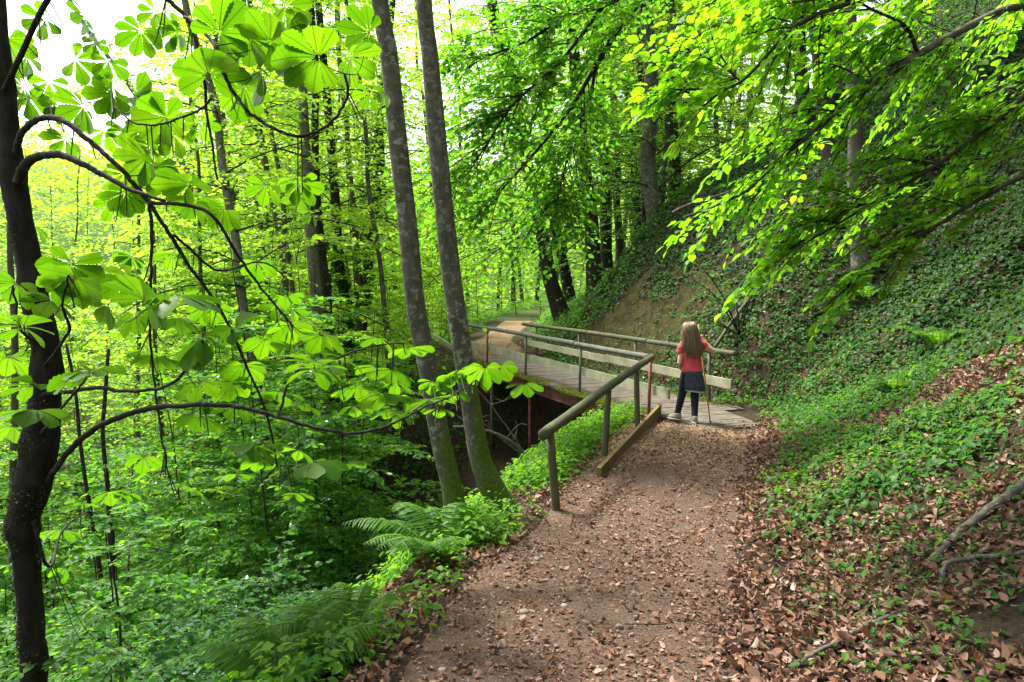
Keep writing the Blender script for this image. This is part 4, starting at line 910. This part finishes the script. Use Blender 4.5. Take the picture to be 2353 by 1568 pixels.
while n < 84 and tries < 4000:
    tries += 1; d = 11 + 50 * rr.random() ** 1.2; px = rr.uniform(-250, 1650) if n % 3 else rr.uniform(450, 1700); d = d if n % 3 else rr.uniform(26, 60); x = (px - 1176) / F * d; y = d
    s, t, _z = path_co(np.array([x]), np.array([y])); s = s[0]
    if abs(s) < 3.2 or (s > 0 and d < 20): continue
    if px < 1050 and d < 32 and rr.random() < .62: continue
    if 18 < d < 52 and -13 < x < 3.5 and rr.random() < .6: continue
    z = hz(x, y); sc = rr.uniform(.8, 1.15) * min(1, .45 + d / 55) * (1 if d < 28 or px < 430 else rr.uniform(1.2, 1.9))
    if px < 430:
        top = proj(np.array([[x, y, z + 14 * sc]]))[0, 1]
        if top < 230 + .25 * max(px, 0) * -1 + rr.uniform(0, 200): sc *= .55
        top = proj(np.array([[x, y, z + 14 * sc]]))[0, 1]
        if top < 120: continue
    if 1020 < px < 1180 and d < 34: continue
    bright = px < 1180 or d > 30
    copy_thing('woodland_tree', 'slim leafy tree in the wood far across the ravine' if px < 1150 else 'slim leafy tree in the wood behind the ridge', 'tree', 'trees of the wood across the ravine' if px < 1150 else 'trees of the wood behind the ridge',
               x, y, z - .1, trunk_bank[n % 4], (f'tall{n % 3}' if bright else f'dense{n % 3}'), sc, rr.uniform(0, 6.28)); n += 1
n = 0; tries = 0
while n < 120 and tries < 4000:
    tries += 1; d = 8.5 + 30 * rr.random() ** 1.2; px = rr.uniform(-200, 1330) if n % 2 else rr.uniform(380, 1080); x = (px - 1176) / F * d; y = d
    s, t, _z = path_co(np.array([x]), np.array([y])); s = s[0]; z = hz(x, y); sc = rr.uniform(.7, 1.35)
    if abs(s) < 2.2 or (s > 0 and d < 18): continue
    if d < 17 and px > 800: continue
    if d < 12 and (tp_ := proj(np.array([[x, y, z + 4.6 * sc]]))[0, 1]) < 560: continue
    tp = proj(np.array([[x, y, z + 4.6 * sc]]))[0, 1]
    if px > 860 and d < 20 and tp < 560: continue
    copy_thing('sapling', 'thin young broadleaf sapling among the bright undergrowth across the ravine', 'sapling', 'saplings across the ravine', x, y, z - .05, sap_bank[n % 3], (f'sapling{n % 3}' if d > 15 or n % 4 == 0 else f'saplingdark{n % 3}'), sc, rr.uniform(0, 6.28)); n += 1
n = 0; tries = 0
while n < 42 and tries < 6000:
    tries += 1; x = rr.uniform(-12, 0); y = rr.uniform(4.2, 17)
    s, t, _z = path_co(np.array([x]), np.array([y])); s = s[0]; z = hz(x, y); p = proj(np.array([[x, y, z]]))[0]; sc = rr.uniform(.6, 1.1)
    tp = proj(np.array([[x, y, z + 3 * sc]]))[0]
    if s > -2.6 or p[0] > 700 or p[0] < -250: continue
    if tp[1] < 760: continue
    copy_thing('bush', 'loose leafy bush on the shaded ravine slope', 'bush', 'bushes in the ravine', x, y, z - .05, und_bank[n % 3], f'understory{n % 3}', sc, rr.uniform(0, 6.28)); n += 1
n = 0; tries = 0
while n < 90 and tries < 8000:
    tries += 1; x = rr.uniform(-9, .5); y = rr.uniform(3.4, 16)
    s, t, _z = path_co(np.array([x]), np.array([y])); s = s[0]; z = hz(x, y); p = proj(np.array([[x, y, z]]))[0]; sc = rr.uniform(.55, 1.15)
    tp = proj(np.array([[x, y, z + .95 * sc]]))[0]
    if s > -1.5 or p[0] < -200 or p[0] > 1000: continue
    if p[0] > 700 and (tp[1] < 900 or rr.random() < .75): continue
    if 780 < p[0] < 1000 and p[1] > 1180: continue
    copy_thing('shrub', 'low rounded shrub with small round leaves on the ravine slope', 'shrub', 'low shrubs in the ravine', x, y, z - .03, None, f'shrub{n % 4}', sc, rr.uniform(0, 6.28)); n += 1

for i, (x, y, sc, lab) in enumerate(((1.1, 27.3, .8, 'leafy bush where the far path disappears, right of the path'), (.2, 29.5, 1.1, 'leafy bush closing the view along the far path'), (-1.3, 26, .85, 'leafy bush on the left edge of the far path'), (-1.7, 21.5, .75, 'low leafy bush on the left of the path just beyond the bridge'), (2.6, 33, 1.4, 'tall leafy bush behind the leaning ridge-foot trunk'), (-.6, 35, 1.6, 'tall leafy bush at the very end of the visible path'))):
    copy_thing('bush', lab, 'bush', None, x, y, hz(x, y) - .05, und_bank[i % 3], f'understory{i % 3}', sc, i * 1.9)

# far-off wood that reads as one mass
mb = MB(); n = 60000; a = rr.uniform(-1.0, .75, n); d = 50 + 110 * rr.random(n); x = np.tan(a) * d; y = d; z = height(x, y)
clump = fbm(x * .12, y * .12 + 3); hgt = rr.random(n) ** .8 * (3 + 13 * clump)
keep = ~((a < -.25) & (hgt > 9)); P = np.stack([x, y, z + hgt], 1)[keep]
mb.leaves(P, rr.normal(0, 1, P.shape) * [1, 1, .4], rr.normal(0, .5, P.shape) + UP, rr.uniform(.35, .75, len(P)), T_RHOMB)
mb.build('far_wood', M['leaf_far'], None, kind='stuff', label='bright mass of far woodland foliage beyond the ravine', cat='woodland')

# ---------------------------------------------------------------- ferns
def fern(x, y, label, n, L, spread, seed, lean=(0, 0, 0), a0=0, a1=6.28):
    r = np.random.default_rng(seed); z = hz(x, y); root = thing('fern', label, 'fern', (x, y, z - .03)); mbs = MB()
    for i in range(n):
        a = a0 + (a1 - a0) * (i + r.uniform(-.3, .3)) / n; d = np.array([math.cos(a), math.sin(a), 0]) + np.array(lean); l = L * r.uniform(.75, 1.1); q = np.linspace(0, 1, 16)[:, None]
        c = d * spread * l * (q ** 1.2) + UP * l * (.95 * q - .55 * q ** 2.4); c += np.array([d[0], d[1], 0]) * .03
        mbs.tube(c, np.linspace(.004, .0012, 16), 4, 1, False)
        u = np.linspace(.14, .985, 27); p = np.stack([np.interp(u, q[:, 0], c[:, k]) for k in range(3)], 1); tn = unit(np.stack([np.interp(u, q[:, 0], np.gradient(c[:, k])) for k in range(3)], 1))
        side = unit(np.cross(tn, UP + .0 * tn)); nr = np.cross(side, tn); pl = l * .20 * np.sin(np.pi * np.clip(u * .92 + .06, 0, 1)) ** .75 + .004
        for sg in (-1, 1):
            D0 = side * sg * .93 + tn * .32 - UP * .12 + r.normal(0, .05, p.shape)
            mbs.leaves(p, D0, nr + r.normal(0, .16, p.shape), pl * r.uniform(.9, 1.08, len(pl)), T_PINNA, 0, r.uniform(.85, 1.1, len(pl)), 1.4)
    o = mbs.build('fronds', [M['leaf_fern'], M['stem']], root); return root
g = on(1050, 1290, -.12)
fern(g[0] - .06, g[1] - .15, 'large feathery fern arching left from the foot of the twin trunks', 17, .64, .66, 1, (-.38, -.1, 0), 1.0, 5.6)
def on_ground(px, py):
    rd = ray(px, py); ts = np.linspace(1.2, 45, 900); P = np.array([0, 0, H]) + rd * ts[:, None]; h = height(P[:, 0], P[:, 1]); k = np.argmax(P[:, 2] < h); return P[k] if k else P[-1]
for i, (px, py, L, lab, a0, a1) in enumerate(((640, 1600, .62, 'broad dark green fern at the bottom edge below the bare ravine soil', .2, 3.3), (800, 1480, .5, 'small fern left of the path in the dark corner of the ravine', 1, 4.5),
        (2160, 800, .6, 'fern on the right bank under the lowest bright beech spray', 0, 6.28), (2060, 900, .45, 'small fern among ground leaves right of the girl', 0, 6.28), (1990, 690, .5, 'fern half hidden high on the right bank behind the beech leaves', 0, 6.28))):
    g = on_ground(px, py); fern(g[0], g[1], lab, 9, L, .8, 10 + i, (0, -.1, 0), a0, a1)

# ---------------------------------------------------------------- dead wood
def stick_px(pts, w0, w1, label, name='fallen_branch', cat='branch', mat='stick', lift=.02, twigs=0, seed=0, dlist=None):
    r = np.random.default_rng(seed)
    P = np.array([on_ground(p[0], p[1]) + UP * lift for p in pts]) if dlist is None else np.array([at(p[0], p[1], d) for p, d in zip(pts, dlist)])
    c = smooth(P, 40); c += np.cumsum(r.normal(0, .0025, c.shape), 0); dm = c[:, 1].mean()
    root = c[0]; mb = MB(); mb.tube(c - root, np.linspace(w0, w1, 40) / F * np.maximum(c[:, 1], .5) / 2, 9, 0, True, .14, 5)
    for i in range(twigs):
        j = r.integers(6, 36); b = c[j] + np.array([r.uniform(-.3, .3), r.uniform(-.3, .2), r.uniform(.03, .25)]); mb.tube(smooth(np.array([c[j], (c[j] + b) / 2 + r.normal(0, .03, 3), b]), 8) - root, np.linspace(.006, .002, 8), 5)
    o = mb.build(name, M[mat], None, label=label, cat=cat); o.location = root; return o
stick_px([(2420, 1090), (2353, 1140), (2250, 1210), (2170, 1275), (2120, 1325)], 27, 15, 'thick grey fallen branch lying across the leaf litter at the lower right', mat='stick', lift=.06, seed=1)
stick_px([(2420, 1290), (2340, 1300), (2240, 1315), (2190, 1330), (2170, 1370)], 13, 9, 'short grey forked branch just below the thick fallen branch', mat='stick', lift=.05, seed=2)
stick_px([(2130, 1385), (2050, 1430), (1960, 1480), (1880, 1520), (1830, 1545)], 14, 8, 'long thin grey stick running down the slope towards the path', mat='stick', lift=.045, seed=3)
stick_px([(1790, 1515), (1840, 1512), (1880, 1520)], 8, 7, 'small dark stick lying flat at the right path edge', mat='twig', lift=.015, seed=4)
stick_px([(1545, 1135), (1580, 1120)], 13, 9, 'stubby dark twig lying on the path near the edging board', mat='twig', lift=.015, seed=5)
for i, (pts, dl, lab) in enumerate((([(1690, 740), (1760, 600), (1850, 430)], (12.2, 12.6, 12.9), 'long pale dead stick leaning up the bank behind the girl'), ([(1705, 720), (1790, 610), (1840, 520)], (12.3, 12.6, 12.8), 'shorter pale dead stick leaning beside the longest one'),
        ([(1640, 800), (1720, 690), (1800, 620)], (11.5, 12, 12.4), 'thin dead stick lying low on the bank right behind the girl'), ([(1760, 690), (1850, 640), (1890, 600)], (11.8, 12.2, 12.4), 'thin dead stick lying aslant above the girl\'s right shoulder'))):
    stick_px(pts, 9, 6, lab, 'dead_stick', 'stick', 'stick', seed=20 + i, dlist=dl, twigs=3)
stick_px([(1545, 490), (1600, 465), (1680, 440), (1760, 400)], 8, 5, 'bare curved root hanging out of the ridge below the thick ridge tree', 'bare_root', 'root', 'stick', seed=31, dlist=(15, 14.8, 14.6, 14.4))
for i, (pts, dl, lab) in enumerate((([(1215, 1050), (1170, 1010), (1100, 980), (1040, 975)], (8.2, 8.1, 8, 8), 'mossy fallen bough in the gully behind the twin trunks'), ([(1205, 1040), (1150, 960), (1090, 880)], (8.2, 8.2, 8.2), 'thin pale twig rising from the mossy bough in the gully'), ([(1200, 1045), (1140, 1000), (1060, 930)], (8.3, 8.2, 8.2), 'thin bent twig crossing behind the right one of the twin trunks'))):
    stick_px(pts, 9 if i == 0 else 4, 4 if i == 0 else 2, lab, 'gully_bough', 'branch', 'stick', seed=40 + i, dlist=dl, twigs=3)
# small shrub on the bare face
shp = on_ground(1700, 770); sh_ = thing('bank_shrub', 'sparse shrub with small bluish leaves on the sandy bank behind the girl', 'shrub', tuple(shp)); mb = MB(); rr = np.random.default_rng(71); st = MB()
for k, (px, py) in enumerate(((1590, 640), (1640, 690), (1520, 720), (1600, 600), (1750, 640), (1560, 760), (1680, 650))):
    e = at(px, py, shp[1] - .7 - .1 * k); c = smooth(np.array([shp, (shp + e) / 2 + UP * .15, e]), 14); st.tube(c - shp, np.linspace(.014, .004, 14), 6)
    leafy_limb(mb, c[5:] - shp, 0, rr, 12, 8, .05, T_OVATE, .28, .1, .4)
st.build('stems', M['bark_dark'], sh_); mb.build('foliage', [M['leaf_shrub'], M['twig']], sh_)

# ---------------------------------------------------------------- plants on the ground
rr = np.random.default_rng(55)
def scatter(n, x0, x1, y0, y1): return rr.uniform(x0, x1, n), rr.uniform(y0, y1, n)
def in_view(x, y, z, m=1000):
    p = proj(np.stack([x, y, z], 1)); return (p[:, 0] > -m) & (p[:, 0] < 2353 + m) & (p[:, 1] < 1568 + m) & (p[:, 1] > -m)
def plants(mb, x, y, k, h, hr, L, T, spread=.06, lean=.5):
    z = height(x, y); v = in_view(x, y, z); x, y, z = x[v], y[v], z[v]; nn = normals(x, y); n = len(x)
    up_ = unit(UP * .75 + nn * .5); hh = h * rr.uniform(1 - hr, 1 + hr, n)
    for i in range(k):
        a = rr.uniform(0, 6.28, n); o = np.stack([np.cos(a), np.sin(a), np.zeros(n)], 1); o = unit(o - nn * (o * nn).sum(1)[:, None])
        P = np.stack([x, y, z], 1) + up_ * (hh * rr.uniform(.35, 1.1, n))[:, None] + o * spread * rr.uniform(.1, 1, n)[:, None]
        mb.leaves(P, o - UP * .25 + rr.normal(0, .15, P.shape), up_ + nn * lean + rr.normal(0, .30, P.shape), L * rr.uniform(.4, 1.45, n), T, 0, rr.uniform(.75, 1.15, n))
# right bank
cov = MB()
x, y = scatter(130000, .8, 13, 2.2, 22); s, t, _z = path_co(x, y); nz1 = fbm(x * .9, y * .9); nz2 = fbm(x * 3, y * 3 + 4)
bankside = sm(T_B0 - 2.2, T_B0 - .2, t)
dens = np.where(bankside > .5, .95, .62 * sm(1.0, 1.5, s) + .18) * sm(.34, .62, nz1 * .65 + nz2 * .35 + .16 * bankside + .10 * sm(4, 8, y)) 
dens *= sm(.85, 1.25, s) * (1 - .93 * sand_mask(x, y)) * (1 - .25 * sm(5, 9, s))
dens *= np.where((t > T_B0) & (t < T_B1) & (s < 1.6), .9, 1) * np.clip(5.5 / np.maximum(y, 4), .5, 1.2) * 1.1 * (1 - .35 * (y < 7.5) * sm(.55, .42, fbm(x * 2.2 + 7, y * 2.2))) * (.34 + .66 * sm(3.4, 5.2, y - .12 * (s - 1.5)))
k = rr.random(len(x)) < dens; hi_ = (s + (nz2 - .47) * 3 > 2.6 + .25 * np.clip(T_B0 - t, 0, 9)); k2 = k & hi_; k = k & ~hi_; near_ = y < 4.6; plants(cov, x[k & ~near_], y[k & ~near_], 4, .10, .5, .050, T_HEART, .07); plants(cov, x[k & near_], y[k & near_], 4, .07, .7, .040, T_OVATE, .06)
iv_ = MB(); plants(iv_, x[k2], y[k2], 4, .09, .5, .062, T_HEART, .08); iv_.build('bank_ivy_shade', M['leaf_ivy'], None, kind='stuff', label='ivy covering the upper right bank, its dark leaves standing for shade', cat='ivy')  # dark leaf chosen so the tree shade up here is in the colour
cov.build('bank_ground_cover', M['leaf_ground'], None, kind='stuff', label='low green ground plants covering the right bank', cat='ground cover')
# fresh herbs along the ravine lip
vg = MB(); x, y = scatter(60000, -3.5, 2.4, 2.4, 11); s, t, _z = path_co(x, y); nz1 = fbm(x * 1.6, y * 1.6)
dens = sm(.66, .95, -s) * (1 - sm(1.6, 2.6, -s)) * sm(.34, .52, nz1 + .08 * sm(5, 7, y)) * (t < T_B0 + .2) * np.clip(y / 5, .85, 1.2)
k = rr.random(len(x)) < dens * .85; plants(vg, x[k], y[k], 4, .15, .9, .048, T_OVATE, .08, .1)
vg.build('verge_herbs', M['leaf_verge'], None, kind='stuff', label='fresh light green herbs along the ravine lip', cat='herbs')
bh = MB(); x, y = scatter(26000, .8, 7, 3.2, 10); s, t, _z = path_co(x, y); nz1 = fbm(x * 1.3 + 2, y * 1.3); k = (s > .85) & (t < T_B0 + 1) & (rr.random(len(x)) < .55 * sm(.46, .60, nz1 * .6 + fbm(x * 4, y * 4) * .4) * (1 - sm(1.6, 3.4, s)) * sm(3.4, 4.8, y))
plants(bh, x[k], y[k], 4, .08, .8, .038, T_OVATE, .06, .3)
bh.build('bank_herbs', M['leaf_verge'], None, kind='stuff', label='fresh yellow-green herbs at the foot of the right bank', cat='herbs')
# ravine floor and slopes: dark low cover, leaving bare soil
rv = MB(); x, y = scatter(110000, -14, 2.5, 3, 24); s, t, _z = path_co(x, y); nz1 = fbm(x * .8 + 5, y * .8); p = proj(np.stack([x, y, height(x, y)], 1))
bare = .5 * sm(760, 860, p[:, 0]) * (1 - sm(1500, 1560, p[:, 0])); dens = sm(1.3, 2.0, -s) * sm(.38, .55, nz1 + .10) * (1 - .72 * bare)
k = rr.random(len(x)) < dens * .6; plants(rv, x[k], y[k], 4, .14, .6, .065, T_OVATE, .09, .3)
x, y = scatter(9000, -3, 4.5, 9.5, 18.5); s, t, _z = path_co(x, y); k = (t > T_B0 + .5) & (t < T_B1 - .3) & (s > -1.6) & (s < 1.3) & (rr.random(len(x)) < .8 * sm(.42, .56, fbm(x * 1.2, y * 1.2 + 5)))
plants(rv, x[k], y[k], 4, .12, .6, .06, T_OVATE, .09, .3)
rv.build('ravine_ground_cover', M['leaf_shrub'], None, kind='stuff', label='dark green low plants on the ravine slopes', cat='ground cover')
# plants under and beyond the bridge and along the far path
fv = MB(); x, y = scatter(40000, -9, 12, 14, 40); s, t, _z = path_co(x, y); nz1 = fbm(x * .7, y * .7); k = (np.abs(s) > 1.0) & (t > T_B1 - 1.5) & (rr.random(len(x)) < .7 * sm(.3, .5, nz1))
plants(fv, x[k], y[k], 4, .22, .6, .09, T_OVATE, .14, .2)
fv.build('far_path_herbs', M['leaf_mid'], None, kind='stuff', label='lush green plants either side of the path beyond the bridge', cat='herbs')

vu = MB(); x, y = scatter(90000, -34, 2, 11, 48); s, t, _z = path_co(x, y); nz1 = fbm(x * .4, y * .4); k = (s < -4.5) & (rr.random(len(x)) < .75 * sm(.3, .5, nz1))
plants(vu, x[k], y[k], 3, .45, .8, .13, T_RHOMB, .22, .2)
vu.build('valley_undergrowth', M['leaf_far'], None, kind='stuff', label='bright undergrowth on the far side of the ravine', cat='undergrowth')
tw_ = MB(); x, y = scatter(420, -.4, 6, 2.4, 10); s, t, _z = path_co(x, y); k = (s > .3) | (rr.random(len(x)) < .12); x, y = x[k], y[k]
for xx, yy in zip(x, y):
    a = rr.uniform(0, 6.28); L = rr.uniform(.05, .22); p_ = np.array([[xx + math.cos(a) * L * q_, yy + math.sin(a) * L * q_] for q_ in (-.5, -.1, .3, .5)]) + rr.normal(0, .008, (4, 2))
    tw_.tube(np.column_stack([p_, height(p_[:, 0], p_[:, 1]) + .03 + rr.uniform(0, .02)]), rr.uniform(.0016, .004), 5)
tw_.build('twig_litter', M['twig'], None, kind='stuff', label='small broken twigs in the leaf litter', cat='twigs')

# ---------------------------------------------------------------- dead leaves, chips, pebbles
lt = MB(); x, y = scatter(330000, -2.5, 8, 2.0, 20); s, t, _z = path_co(x, y); nz1 = fbm(x * 1.4, y * 1.4 + 2); nz2 = fbm(x * 5, y * 5)
onp = np.abs(s) < .75; dens = np.where(onp, .48 + .45 * sm(.4, .62, nz2) * sm(.2, .75, s + .25) , np.where(s > 0, .95 * (1 - .6 * sm(3, 7, s)), .4 * (1 - sm(1.2, 2, -s))))
dens *= np.where((t > T_B0 - .5) & (t < T_B1), np.where(s > 1.0, .4, .0), 1.0) * sm(.26, .5, nz1 * .6 + nz2 * .4) * (1 - sand_mask(x, y)) * np.clip(6 / np.maximum(y, 4.5), .3, 1.3)
k = rr.random(len(x)) < dens; x, y, s, t = x[k], y[k], s[k], t[k]; z = height(x, y); v = in_view(x, y, z, 1000); x, y, z, s, t = x[v], y[v], z[v], s[v], t[v]; nn = normals(x, y); n = len(x)
a = rr.uniform(0, 6.28, n); o = np.stack([np.cos(a), np.sin(a), np.zeros(n)], 1); pile = np.where(np.abs(s) < .8, .022, .03)
flat = np.where(np.abs(s) < .7, .30, .65)[:, None]
P = np.stack([x, y, z], 1) + nn * (pile * rr.uniform(.6, 1.4, n))[:, None]
h1 = rr.random(n) < .5; dd_ = o + rr.normal(0, 1, (n, 3)) * flat * .6; nv_ = nn + rr.normal(0, 1, (n, 3)) * flat; sz_ = np.where(np.abs(s) < .7, .013 + .034 * rr.random(n) ** 2, .024 + .042 * rr.random(n) ** 1.3)
wd_, cu_ = rr.uniform(.6, 1.15, n), rr.uniform(-1.6, 2.2, n)
for hm_, T_ in ((h1, T_DEAD), (~h1, T_DEAD2)): lt.leaves(P[hm_], dd_[hm_], nv_[hm_], sz_[hm_], T_, 0, wd_[hm_], cu_[hm_])
lt.build('fallen_leaves', M['litter'], None, kind='stuff', label='curled brown fallen leaves on path and slope', cat='fallen leaves')
cp = MB(); x, y = scatter(70000, .2, 4, 5.3, 9.6); s, t, _z = path_co(x, y); nn2 = fbm(x * 2, y * 2); k = (np.abs(s) < .85) & (rr.random(len(x)) < sm(T_B0 - 3.8, T_B0 - 1.2, t + (nn2 - .47) * 2)) & (t < T_B0 - .95)
x, y = x[k], y[k]; n = len(x); a = rr.uniform(0, 6.28, n); P = np.stack([x, y, height(x, y) + .014 + rr.uniform(.002, .012, n)], 1)
cp.leaves(P, np.stack([np.cos(a), np.sin(a), rr.normal(0, .25, n)], 1), UP + rr.normal(0, .3, (n, 3)), rr.uniform(.012, .038, n), T_CHIP)
cp.build('wood_chips', M['chips'], None, kind='stuff', label='tan wood chips strewn before the bridge', cat='wood chips')
cr = MB(); x, y = scatter(70000, -1.2, 3.2, 2.3, 9); s, t, _z = path_co(x, y); k = (np.abs(s) < .9) & (rr.random(len(x)) < .25 + .75 * sm(.36, .6, fbm(x * 3 + 1, y * 3))) & (t < T_B0 - 1); x, y = x[k], y[k]; n = len(x); a = rr.uniform(0, 6.28, n)
cr.leaves(np.stack([x, y, height(x, y) + .014 + rr.uniform(.001, .008, n)], 1), np.stack([np.cos(a), np.sin(a), rr.normal(0, .3, n)], 1), UP + rr.normal(0, .4, (n, 3)), .005 + .016 * rr.random(n) ** 2, T_RHOMB, 0, rr.uniform(.8, 1.5, n))
cr.build('leaf_crumbs', M['litter'], None, kind='stuff', label='fine crumbled leaf flakes trodden into the path', cat='leaf crumbs')
pb = MB(); x, y = scatter(900, -1, 1.8, 2.6, 6); s, t, _z = path_co(x, y); k = (np.abs(s + .15) < .5) & (rr.random(len(x)) < .6); x, y = x[k], y[k]
for xx, yy in zip(x, y):
    rd = rr.uniform(.005, .013) if rr.random() < .94 else rr.uniform(.016, .028); z = hz(xx, yy) + .012; th = np.arange(8) * np.pi / 4 + rr.uniform(0, 1); e = rr.uniform(.7, 1.3)
    pb.loft([np.stack([xx + rd * f * e * np.cos(th) * rr.uniform(.85, 1.15, 8), yy + rd * f / e * np.sin(th) * rr.uniform(.85, 1.15, 8), np.full(8, z + rd * g_)], 1) for f, g_ in ((.6, -.5), (1, 0), (.85, .35), (.4, .55))])
def stone_mat():
    m = NT('path_stone'); rnd = m.n('NewGeometry').outputs['Random Per Island']; return m.principled(m.ramp(rnd, [(0, (.10, .08, .065)), (.5, (.18, .15, .125)), (1, (.27, .24, .205))]), .8, m.bump(m.noise(60), .3, .003), .3)
pb.build('pebbles', stone_mat(), None, kind='stuff', label='small pale pebbles pressed into the path', cat='pebbles')
